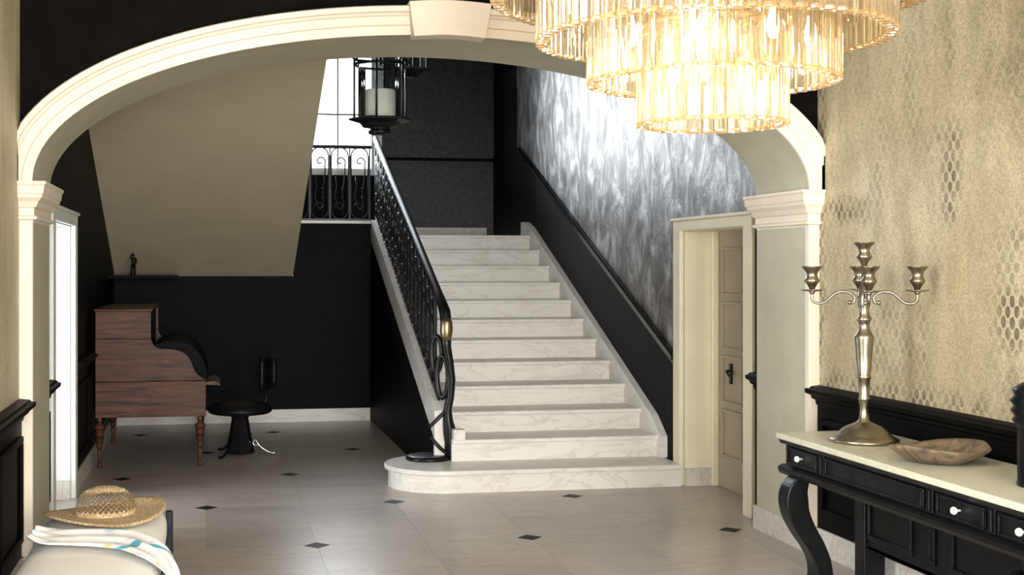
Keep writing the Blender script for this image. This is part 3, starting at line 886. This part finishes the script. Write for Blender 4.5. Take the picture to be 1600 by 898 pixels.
# ------------------------------------------------------------------ chandelier
CHX, CHY = 1.568, 3.79
ch = thing('chandelier', 'tiered gold chandelier of hanging ribbed glass tubes', 'chandelier', (CHX, CHY, 0))
TL = .29
def ribbed(r, n, top, bot, wall):
    m = MB(); v = []
    k = n * 2
    for z, rr in ((bot, r - wall), (bot, r), (bot + .006, r * 1.06), (bot + .012, r), (top, r), ):
        for i in range(k):
            a = 2 * PI * i / k
            q = rr * (1.0 if i % 2 == 0 else .87)
            v.append((q * math.cos(a), q * math.sin(a), z))
    f = []
    for j in range(4):
        for i in range(k):
            f.append((j * k + i, j * k + (i + 1) % k, (j + 1) * k + (i + 1) % k, (j + 1) * k + i))
    m.add(v, f, False)
    return m
tube0 = ribbed(.0212, 7, TL, 0, .006).build('glass_tube', 'tube_glass', ch)
tube0.data.materials.append(M['tube_rim'])
for p_ in tube0.data.polygons:
    if p_.center.z < .0125: p_.material_index = 1
cap0 = MB().lathe([(0, -.02), (.013, -.02), (.016, -.008), (.016, .004), (.006, .012), (.006, .028), (0, .03)], seg=8).build('tube_cap', 'gilt_ring', ch)
started = False
TIERS = [(.237, 1.993, 30), (.394, 2.126, 52), (.557, 2.262, 75), (.700, 2.398, 95)]
for ti, (R, zb, n) in enumerate(TIERS):
    for k in range(n):
        a = 2 * PI * (k + .5 * (ti % 2)) / n
        l = ((R - .02) * math.cos(a), (R - .02) * math.sin(a), zb)
        if not started:
            tube0.location = l; tube0.rotation_euler = (0, 0, a); started = True
            cap0.location = (l[0], l[1], zb + TL)
        else:
            inst(tube0, l, ch, (0, 0, a + random.uniform(-.2, .2)))
            if ti < 2: inst(cap0, (l[0], l[1], zb + TL), ch)
    MB().tube([((R - .02) * math.cos(2 * PI * k / 64), (R - .02) * math.sin(2 * PI * k / 64), zb + TL + .025) for k in range(64)], .009, 6, True).build('tier_ring', 'gilt_ring', ch)
    sp = MB()
    for k in range(6):
        a = 2 * PI * k / 6
        sp.tube([(.02 * math.cos(a), .02 * math.sin(a), zb + TL + .03), ((R - .02) * math.cos(a), (R - .02) * math.sin(a), zb + TL + .025)], .006, 5)
    sp.build('spoke', 'gilt_ring', ch)
MB().tube([(0, 0, 2.26), (0, 0, CEIL1)], .014, 8).build('stem', 'gilt_ring', ch)
MB().lathe([(0, -.05), (.03, -.05), (.09, -.02), (.11, 0), (0, 0)], 0, 0, CEIL1, 24).build('ceiling_rose', 'gilt_ring', ch)
bl = None
for (r, z, n) in ((.12, 2.17, 5), (.30, 2.27, 8), (.46, 2.42, 10)):
    for k in range(n):
        a = 2 * PI * (k + .3) / n
        l = (r * math.cos(a), r * math.sin(a), z)
        if bl is None:
            bl = MB().lathe([(0, -.05), (.012, -.045), (.02, -.02), (.018, .01), (.011, .035), (.010, .05), (0, .05)], seg=10).build('bulb', 'bulb_glow', ch); bl.location = l
        else: inst(bl, l, ch)
for k, (r, z) in enumerate(((0, 2.12), (.3, 2.25), (.3, 2.25), (.3, 2.25))):
    l = bpy.data.lights.new('chandelier_bulb_light', 'POINT'); l.energy = 3.2; l.color = (1.0, .92, .80); l.shadow_soft_size = .06
    o = bpy.data.objects.new('chandelier_bulb_light', l); COL.objects.link(o)
    a = 2 * PI * k / 3
    o.location = (CHX + r * math.cos(a), CHY + r * math.sin(a), z)

# ------------------------------------------------------------------ console table
CF, CB = 2.735, 3.20            # front of the frieze, back
CY0, CY1 = 3.05, 5.70
ct = thing('console_table', 'black carved console table with white knobs along the gold wall', 'table', (2.95, 4.4, 0))
def C(m, name, mat, bevel=0):
    for i, p in enumerate(m.v): m.v[i] = (p[0] - 2.95, p[1] - 4.4, p[2])
    return m.build(name, mat, ct, bevel)
C(MB().box(CF - .04, CB + .01, CY0 - .03, CY1 + .03, .722, .75), 'marble_top', 'console_marble', .005)
C(MB().box(CF, CB, CY0, CY1, .585, .722), 'frieze', 'ebony')
C(MB().prism([(CF - .02, .555), (CB, .555), (CB, .60), (CF - .006, .60), (CF - .03, .588), (CF - .03, .572)], 'y', CY0 - .025, CY1 + .025), 'lower_moulding', 'ebony')
C(MB().prism([(CF - .02, .70), (CB, .70), (CB, .722), (CF - .03, .722)], 'y', CY0 - .02, CY1 + .02), 'upper_moulding', 'ebony')
segs = [(5.36, 5.66, 1), (4.50, 5.28, 0), (4.10, 4.40, 1), (3.72, 4.02, 1), (3.12, 3.62, 0)]
kn = None
for a, b, knob in segs:
    o = C(MB().box(CF - .012, CF, a, b, .612, .69), 'drawer' if knob else 'frieze_panel', 'ebony', .006)
    m = MB()
    for (p, q, r, s) in ((a, b, .612, .622), (a, b, .68, .69), (a, a + .012, .622, .68), (b - .012, b, .622, .68)):
        m.box(CF - .020, CF - .012, p, q, r, s)
    for i, p in enumerate(m.v): m.v[i] = (p[0] - 2.95, p[1] - 4.4, p[2])
    m.build('bead', 'ebony', o, .003)
    if knob:
        m = MB()
        yk = (a + b) / 2
        prof = [(0, 0), (.005, 0), (.005, .014), (.012, .018), (.015, .026), (.011, .034), (0, .036)]
        seg = 16; v = []; f = []
        for i in range(seg):
            w = 2 * PI * i / seg
            for r, h in prof: v.append((CF - .012 - h - 2.95, yk + r * math.cos(w) - 4.4, .652 + r * math.sin(w)))
        n = len(prof)
        for i in range(seg):
            for k in range(n - 1): f.append((i * n + k, ((i + 1) % seg) * n + k, ((i + 1) % seg) * n + k + 1, i * n + k + 1))
        m.add(v, f, True); m.build('knob', 'plate_white', o)
for y in (5.32, 4.45, 4.06, 3.67):
    C(MB().box(CF - .014, CF, y - .02, y + .02, .605, .70).box(CF - .022, CF - .014, y - .009, y + .009, .612, .692), 'pilaster_strip', 'ebony', .003)
# panelled back
C(MB().box(CB - .12, CB - .09, CY0 + .05, 5.62, .21, .556), 'back_panel', 'ebony')
for (a, b) in ((5.16, 5.54), (4.98, 5.03), (4.30, 4.86), (3.5, 4.2)):
    m = MB(); x1 = CB - .12
    for (p, q, r, s) in ((a, b, .26, .285), (a, b, .50, .525), (a, a + .02, .285, .50), (b - .02, b, .285, .50)):
        m.box(x1 - .016, x1, p, q, r, s)
    C(m, 'panel_moulding', 'ebony', .004)
C(MB().box(CB - .12, CB - .03, CY0 + .05, 5.62, .205, .225), 'bottom_rail', 'ebony')
def sleg(yc):
    """scrolled leg at the front, curving inwards to a plinth"""
    cl = [(CF + .02, .548, .03), (CF - .005, .50, .047), (CF - .012, .45, .055), (CF + .0, .38, .052), (CF + .04, .30, .046), (CF + .085, .23, .042), (CF + .115, .16, .041), (CF + .125, .10, .043), (CF + .125, .05, .05)]
    P = []; Q = []
    for i, (x, z, w) in enumerate(cl):
        a = cl[max(i - 1, 0)]; b = cl[min(i + 1, len(cl) - 1)]
        t = Vector((b[0] - a[0], b[1] - a[1])).normalized()
        nx, nz = t.y, -t.x
        P.append((x - nx * -w, z - nz * -w)); Q.append((x + nx * -w, z + nz * -w))
    # smooth by subdividing
    def sub(p):
        out = []
        for i in range(len(p) - 1):
            p0, p1, p2, p3 = p[max(i - 1, 0)], p[i], p[i + 1], p[min(i + 2, len(p) - 1)]
            for k in range(4):
                t = k / 4
                out.append(tuple(.5 * ((2 * b) + (-a + c) * t + (2 * a - 5 * b + 4 * c - d_) * t * t + (-a + 3 * b - 3 * c + d_) * t ** 3) for a, b, c, d_ in zip(p0, p1, p2, p3)))
        out.append(p[-1]); return out
    P, Q = sub(P), sub(Q)
    m = MB(); v = []; f = []
    for a, b in zip(P, Q):
        v += [(a[0], yc - .05, a[1]), (a[0], yc + .05, a[1]), (b[0], yc + .05, b[1]), (b[0], yc - .05, b[1])]
    for i in range(len(P) - 1):
        for q in range(4): f.append((i * 4 + q, i * 4 + (q + 1) % 4, i * 4 + 4 + (q + 1) % 4, i * 4 + 4 + q))
    f += [(0, 1, 2, 3), tuple(len(v) - 4 + q for q in range(4))]
    m.add(v, f)
    C(m, 'scroll_leg', 'ebony', .006)
    C(MB().box(CF + .06, CB - .02, yc - .075, yc + .075, 0, .05), 'leg_plinth', 'ebony', .006)
    C(MB().box(CB - .14, CB - .03, yc - .045, yc + .045, .05, .556), 'rear_post', 'ebony', .005)
for y in (5.60, 3.15): sleg(y)
# scrolled centre bracket with reeded drum, near end of the view
m = MB()
seg = 20; v = []; f = []
pr_ = [(.0, 3.76), (.055, 3.76), (.065, 3.775), (.055, 3.79), (.066, 3.80), (.066, 3.83), (.056, 3.84), (.062, 3.85), (.062, 3.97), (.056, 3.98), (.066, 3.99), (.066, 4.01), (.055, 4.02), (0, 4.02)]
for i in range(seg):
    w = 2 * PI * i / seg
    for r, yy in pr_: v.append((CF + .06 + r * math.cos(w), yy, .42 + r * math.sin(w)))
n = len(pr_)
for i in range(seg):
    for k in range(n - 1): f.append((i * n + k, ((i + 1) % seg) * n + k, ((i + 1) % seg) * n + k + 1, i * n + k + 1))
m.add(v, f, True)
C(m, 'reeded_drum', 'ebony')
C(MB().prism([(CF + .03, .555), (CF + .11, .555), (CF + .2, .25), (CF + .22, .0), (CF + .14, .0), (CF + .13, .2), (CF + .05, .40)], 'y', 3.82, 3.96), 'scroll_leg', 'ebony', .006)

# candelabra
cb = thing('candelabra', 'tall pewter five-cup candelabra standing on the console table', 'candelabra', (2.945, 5.345, .75))
base = [(0, 0), (.150, 0), (.155, .006), (.153, .016), (.125, .030), (.118, .036), (.10, .056), (.075, .072), (.05, .082), (.035, .09)]
MB().lathe(base, seg=40).build('base', 'pewter', cb)
shaft = [(.035, .088), (.024, .10), (.020, .13), (.018, .165), (.022, .175), (.022, .185), (.026, .19), (.026, .20), (.022, .21), (.024, .25), (.026, .285), (.031, .29), (.031, .30), (.028, .305), (.036, .40), (.042, .47), (.043, .482), (.036, .492), (.026, .51), (.022, .53), (.026, .545), (.033, .556), (.033, .562), (.025, .575), (.021, .60), (.026, .62), (.028, .63), (.026, .65), (.026, .70), (.012, .705), (.012, .80), (.0, .80)]
MB().lathe(shaft, seg=24).build('shaft', 'pewter', cb)
cup = [(0, 0), (.012, 0), (.014, .01), (.024, .028), (.034, .04), (.034, .048), (.026, .06), (.024, .075), (.028, .083), (.03, .088), (.040, .098), (.047, .108), (.047, .111), (.03, .106), (.02, .10), (0, .10)]
pan = [(0, 0), (.02, 0), (.05, .006), (.053, .009), (.05, .010), (.02, .006), (0, .005)]
MB().lathe(cup, 0, 0, .80, 20).build('candle_cup', 'pewter', cb)
for k in range(4):
    a = PI / 2 * k - .418
    ca, sa = math.cos(a), math.sin(a)
    R = .228
    path = [(.045, -.004), (.055, -.012), (.062, -.005), (.052, .015), (.05, .03)] 
    pts = bez((.062, 0, .0), (.030, 0, -.012), (.028, 0, .045), (.085, 0, .05), 8) + bez((.085, 0, .05), (.15, 0, .055), (.15, 0, -.01), (.20, 0, -.005), 8)[1:] + bez((.20, 0, -.005), (.235, 0, 0), (R, 0, .02), (R, 0, .055), 6)[1:]
    m = MB().tube([(p[0] * ca - p[1] * sa, p[0] * sa + p[1] * ca, .635 + p[2]) for p in pts], .0065, 7)
    m.lathe([(0, -.011), (.008, -.008), (.011, 0), (.008, .008), (0, .011)], .062 * ca, .062 * sa, .635, 10)
    m.tube([(.02 * ca, .02 * sa, .66), (.045 * ca, .045 * sa, .66)], .006, 6)
    arm = m.build('arm', 'pewter', cb)
    MB().lathe([(0, 0), (.008, 0), (.014, .008), (.014, .014), (.006, .018), (0, .018)], R * ca, R * sa, .672, 14).build('boss', 'pewter', arm)
    MB().lathe(pan, R * ca, R * sa, .684, 20).build('drip_pan', 'pewter', arm)
    MB().lathe(cup, R * ca, R * sa, .690, 20).build('candle_cup', 'pewter', arm)
# wooden bowl
bw_ = MB(); v = []; f = []
nu = 40
pr_ = [(0, .006), (.35, .004), (.62, .008), (.80, .030), (.95, .058), (1.0, .07), (.97, .075), (.88, .062), (.70, .035), (.4, .024), (0, .022)]
for i in range(nu):
    a = 2 * PI * i / nu
    wob = 1 + .05 * math.sin(3 * a + 1) + .03 * math.sin(7 * a)
    for r, h in pr_:
        v.append((.205 * r * math.cos(a) * wob, .17 * r * math.sin(a) * wob, h * (1 + .16 * math.sin(2 * a + .6) * r) + .001 - (.004 if h > .03 else 0)))
n = len(pr_)
for i in range(nu):
    for k in range(n - 1): f.append((i * n + k, ((i + 1) % nu) * n + k, ((i + 1) % nu) * n + k + 1, i * n + k + 1))
bw_.add(v, f, True)
o = bw_.build('wooden_bowl', 'driftwood', loc=(2.945, 4.735, .748)); tag(o, 'shallow rough wooden bowl on the console table', 'bowl')
# black vase at the picture's edge
vs = thing('lamp_base', 'black carved lamp base at the near end of the console', 'lamp', (2.977, 4.15, .75))
MB().lathe([(0, 0), (.078, 0), (.08, .01), (.076, .02), (.076, .21), (.08, .22)], seg=24).build('body', 'black_gloss', vs)
MB().lathe([(.08, .22), (.095, .24), (.085, .255), (.10, .275), (.088, .29), (.102, .31), (.086, .33), (.095, .35), (.07, .37), (.03, .39), (0, .40)], seg=24).build('carved_collar', 'black_gloss', vs)

# ------------------------------------------------------------------ piano and stool
pn = thing('upright_piano', 'rosewood upright piano with turned legs against the left wall', 'piano', (-.45, 10.7, 0))
PY0, PY1 = 9.95, 11.40
def Pp(m, name, mat, bevel=0, par=None):
    for i, p in enumerate(m.v): m.v[i] = (p[0] + .45, p[1] - 10.7, p[2])
    return m.build(name, mat, par or pn, bevel)
curve = [(-.441, 1.013)] + [(p[0], p[1]) for p in bez((-.441, 1.0), (-.435, .94), (-.40, .915), (-.36, .915), 6)] + [(p[0], p[1]) for p in bez((-.30, .912), (-.20, .90), (-.16, .88), (-.125, .78), 8)] + [(p[0], p[1]) for p in bez((-.115, .755), (-.10, .71), (-.06, .69), (-.026, .672), 5)]
cheek_up = [(-.858, .668), (-.858, .99), (-.441, .99)] + [p for p in curve if p[1] < .985] + [(-.026, .668)]
for y in (PY0, PY1 - .035):
    Pp(MB().prism(cheek_up, 'y', y, y + .035), 'cheek', 'rosewood', .004)
    Pp(MB().box(-.858, -.441, y, y + .035, .994, 1.205), 'end_panel', 'rosewood', .003)
    Pp(MB().box(-.858, -.026, y, y + .035, .39, .664), 'end_panel', 'rosewood', .003)
Pp(MB().box(-.868, -.43, PY0 - .012, PY1 + .012, 1.205, 1.222), 'lid', 'rosewood', .004)
Pp(MB().box(-.85, -.46, PY0 + .035, PY1 - .035, .40, 1.205), 'case', 'black_gloss')
Pp(MB().box(-.46, -.034, PY0 + .035, PY1 - .035, .39, .60), 'keybed', 'black_gloss')
Pp(MB().box(-.30, -.06, PY0 + .05, PY1 - .05, .60, .615), 'keyboard', 'plate_white')
m = MB()
arc = bez((-.43, .92, 0), (-.30, 1.00, 0), (-.04, .98, 0), (-.012, .66, 0), 14)
inn = [(-.05, .62, 0), (-.43, .62, 0)]
m.prism([(p[0], p[1]) for p in arc + inn], 'y', PY0 + .25, PY1 - .04)
Pp(m, 'fallboard', 'black_stair')
Pp(MB().prism([(-.05, .585), (.09, .575), (.09, .583), (.05, .612), (-.05, .60)], 'y', PY0 + .55, PY0 + 1.1), 'key_slip', 'driftwood')
legp = [(0, 0), (.022, 0), (.026, .012), (.018, .025), (.013, .04), (.018, .055), (.024, .065), (.016, .08), (.02, .10), (.026, .115), (.018, .13), (.02, .15), (.032, .165), (.028, .18), (.034, .20), (.042, .28), (.044, .30), (.05, .305), (.05, .325), (.03, .335), (.022, .35), (.03, .365), (.02, .375), (.025, .39)]
lg = None
for x, y in ((-.83, 10.0), (-.07, 10.0), (-.83, 11.36), (-.07, 11.36)):
    if lg is None:
        lg = MB().lathe([(r * .82, z) for r, z in legp], seg=12).build('leg', 'rosewood', pn); lg.location = (x + .45, y - 10.7, 0)
    else: inst(lg, (x + .45, y - 10.7, 0), pn)

sx, sy = .25, 10.5
sl_ = thing('piano_stool', 'black leather swivel piano chair with scrolled metal feet', 'stool', (sx, sy, 0))
MB().lathe([(0, .345), (.235, .345), (.26, .36), (.262, .38), (.25, .40), (.22, .425), (.15, .44), (0, .445)], seg=36).build('seat', 'black_leather', sl_)
MB().lathe([(.118, .02), (.12, .03), (.11, .06), (.085, .2), (.065, .315), (.06, .335)], seg=8, smooth=False).build('pedestal', 'ebony', sl_)
MB().lathe([(.03, .31), (.075, .312), (.075, .345), (.03, .346)], seg=16).build('collar', 'ebony', sl_)
MB().lathe([(.0, .325), (.02, .325), (.02, .345), (0, .345)], .02, -.066, 0, 10).build('pivot_screw', 'steel', sl_)
for k, a in enumerate((-.15, 2.2, 4.1)):
    ca, sa = math.cos(a), math.sin(a)
    pts = [(.10 + p[0], .075 + p[1]) for p in spiral(.03, .02, .012, .03, 5.5, 1.6, 12)] + [(.15, .085), (.19, .05), (.235, .025), (.275, .015), (.29, .022)]
    MB().tube([(p[0] * ca, p[0] * sa, p[1]) for p in pts], [.007] * 13 + [.009, .011, .011, .013, .012], 8).build('foot', 'steel' if k == 0 else 'iron', sl_)
m = MB()
m.grid(lambda u, w: (.16 + .15 * u + .0, .16 + .10 * math.sin(PI * u), .53 + .26 * w - .03 * (1 - u) * (1 - w)), 8, 5)
bk = m.build('backrest', 'black_leather', sl_)
sd = bk.modifiers.new('solid', 'SOLIDIFY'); sd.thickness = .035
MB().tube([(.2, .2, .36), (.23, .26, .45), (.235, .265, .6)], .012, 6).build('back_post', 'iron', sl_)

# statuette on the ledge
stt = MB()
def limb(m, pts, rad): m.tube(pts, rad, 8)
limb(stt, [(0, 0, .0), (0, 0, .012)], .03)
limb(stt, [(.012, 0, .012), (.014, 0, .05), (.010, 0, .10)], [.009, .011, .015])
limb(stt, [(-.022, 0, .012), (-.016, 0, .05), (-.004, 0, .10)], [.009, .011, .015])
limb(stt, [(.002, 0, .09), (.004, 0, .12), (.006, 0, .155), (.004, 0, .172)], [.018, .017, .024, .012])
limb(stt, [(-.014, 0, .158), (-.026, .0, .168), (-.016, -.01, .188)], [.008, .007, .006])
limb(stt, [(.024, 0, .158), (.030, 0, .13), (.024, -.01, .11)], [.008, .007, .006])
stt.lathe([(0, -.016), (.011, -.010), (.014, 0), (.011, .010), (0, .016)], .0, 0, .192, 12)
tag(stt.build('statuette', 'black_gloss', loc=(-.695, 12.02, SOF0 + .012)), 'small dark standing statuette silhouetted on the ledge above the piano', 'statuette')

# ------------------------------------------------------------------ bench, hat, scarf
BX0, BX1, BY0, BY1 = -.72, -.19, 4.10, 5.96
bn = thing('bench', 'white upholstered bench with black legs along the left wall', 'bench', ((BX0 + BX1) / 2, 5.0, 0))
def B(m, name, mat, bevel=0):
    for i, p in enumerate(m.v): m.v[i] = (p[0] - (BX0 + BX1) / 2, p[1] - 5.0, p[2])
    return m.build(name, mat, bn, bevel)
m = MB()
def cush(u, w):
    # rounded loaf cross-section along the bench
    a = 2 * PI * u
    ex = 3.6
    c, s_ = math.cos(a), math.sin(a)
    k = (abs(c) ** ex + abs(s_) ** ex) ** (-1 / ex)
    e = abs(2 * w - 1)
    sh = (1 - max(0, (e - .88) / .12) ** 3 * .16)
    x = (BX0 + BX1) / 2 + (BX1 - BX0) / 2 * k * c * (1 - (1 - sh) * .4)
    z = .355 + .095 * k * s_ * sh + (.006 * math.sin(9 * w) if s_ > 0 else 0)
    return (x, BY0 + (BY1 - BY0) * w, z)
m.grid(cush, 40, 40, True, True)
for e in (0, 1):
    ring = [cush(i / 40, e) for i in range(40)]
    m.add(ring, [tuple(range(40))], False)
B(m, 'cushion', 'linen')
B(MB().box(BX0 + .03, BX1 - .0, BY0 + .02, BY1 - .02, .20, .268), 'frame', 'ebony')
for x in (BX0 + .05, BX1 + .01):
    for y in (BY0 + .06, BY1 - .05):
        B(MB().prism([(x - .016, y - .02), (x + .016, y - .02), (x + .016, y + .02), (x - .016, y + .02)], 'z', 0, .26 if x < -.4 else .43), 'leg', 'ebony', .004)

# straw hat
ht = thing('straw_hat', 'wide-brimmed woven straw hat lying on the white bench', 'hat', (-.445, 5.655, .453))
bm = bmesh.new()
ns = 34
rows = [(.1285, .006), (.128, .017), (.1265, .028), (.125, .039), (.123, .050), (.121, .061), (.118, .072), (.114, .083), (.107, .094), (.097, .104), (.085, .112), (.070, .119), (.054, .124), (.036, .128)]
vv = []
for k, (r, z) in enumerate(rows):
    vv.append([bm.verts.new((r * math.cos(2 * PI * (i + .5 * (k % 2)) / ns) * 1.0, r * math.sin(2 * PI * (i + .5 * (k % 2)) / ns) * .95, z + .012)) for i in range(ns)])
# diamonds of the open weave
for k in range(len(rows) - 2):
    for i in range(ns):
        o_ = (k % 2)
        a = vv[k][i]; b = vv[k + 1][i if o_ else i]; c = vv[k + 2][i]; d_ = vv[k + 1][(i - 1) % ns] if not o_ else vv[k + 1][(i + 1) % ns]
        try: bm.faces.new((a, b, c, d_))
        except ValueError: pass
res = bmesh.ops.inset_individual(bm, faces=bm.faces[:], thickness=.0042)
# open the weave only on the crown's side
inner = [f for f in bm.faces if f not in res['faces']]
op = [f for f in inner if .045 < f.calc_center_median().z < .128]
bmesh.ops.delete(bm, geom=op, context='FACES_ONLY')
me = bpy.data.meshes.new('crown'); bm.to_mesh(me); bm.free(); me.materials.append(M['straw'])
cr = bpy.data.objects.new('crown', me); COL.objects.link(cr); cr.parent = ht
sd = cr.modifiers.new('solid', 'SOLIDIFY'); sd.thickness = .004
m = MB()
m.lathe([(.131, .014), (.131, .040), (.128, .042)], seg=56, sy=.95)
m.lathe([(0, .142), (.04, .139), (.062, .134), (.06, .130), (0, .136)], seg=40, sy=.95)
m.build('crown_band', 'straw', ht)
m = MB()
def brim(u, w):
    a = 2 * PI * u
    r = .125 + (.255 - .125) * w
    z = .020 - .006 * w + (.016 * w * w) * math.sin(a * 2 + .4) + .03 * w ** 2.5 * (.35 + .65 * max(0, math.cos(a - .35)))
    return (r * math.cos(a), r * math.sin(a) * .97, z)
m.grid(brim, 64, 10, True, True)
br_ = m.build('brim', 'straw', ht)
sd = br_.modifiers.new('solid', 'SOLIDIFY'); sd.thickness = .006
m = MB().tube([tuple(c for c in brim(i / 96, 1.0)) for i in range(96)], [.006 if i % 2 else .0045 for i in range(96)], 6, True)
m.build('brim_edge', 'straw', ht)

# scarf draped across the bench
SC = [(-.695, 5.215, .456, .10), (-.63, 5.225, .456, .155), (-.54, 5.215, .456, .175), (-.42, 5.185, .456, .185), (-.32, 5.125, .456, .19), (-.245, 5.00, .452, .185), (-.20, 4.94, .435, .18), (-.165, 4.91, .39, .15), (-.14, 4.88, .31, .14), (-.125, 4.86, .20, .13)]
def scarf_c(t):
    t = min(max(t, 0), 1) * (len(SC) - 1); i = min(int(t), len(SC) - 2); t -= i
    p0, p1, p2, p3 = SC[max(i - 1, 0)], SC[i], SC[i + 1], SC[min(i + 2, len(SC) - 1)]
    return [.5 * ((2 * b) + (-a + c) * t + (2 * a - 5 * b + 4 * c - d_) * t * t + (-a + 3 * b - 3 * c + d_) * t ** 3) for a, b, c, d_ in zip(p0, p1, p2, p3)]
def scarf_pt(u, w):
    # along the cloth: from the fold at the wall side, across the bench, down its open side
    x, y, z, hw = scarf_c(u)
    q = w * 2 - 1
    a = .10 + .25 * max(0, u - .35)          # width direction turns as the cloth swings round
    wr = .5 + .5 * math.sin(q * 9 + u * 4 + 1.2 * math.sin(u * 7))
    wr2 = .5 + .5 * math.sin(q * 17 - u * 9)
    lift = .006 + .016 * wr + .007 * wr2 + .014 * math.exp(-((q + 1) / .16) ** 2) + .020 * math.exp(-(u / .07) ** 2)
    k = min(1, max(0, (u - .58) / .2))       # from lying flat to hanging
    return (x + math.sin(a) * q * hw * .5 + lift * k * 1.1, y + math.cos(a) * q * hw - .02 * math.sin(6 * u), z + lift * (1 - k) + .01 * k)
m = MB()
m.grid(scarf_pt, 60, 26)
sf = m.build('scarf', 'printed_scarf'); tag(sf, 'white scarf with blue and orange print draped across the white bench', 'scarf')
sd = sf.modifiers.new('solid', 'SOLIDIFY'); sd.thickness = .004
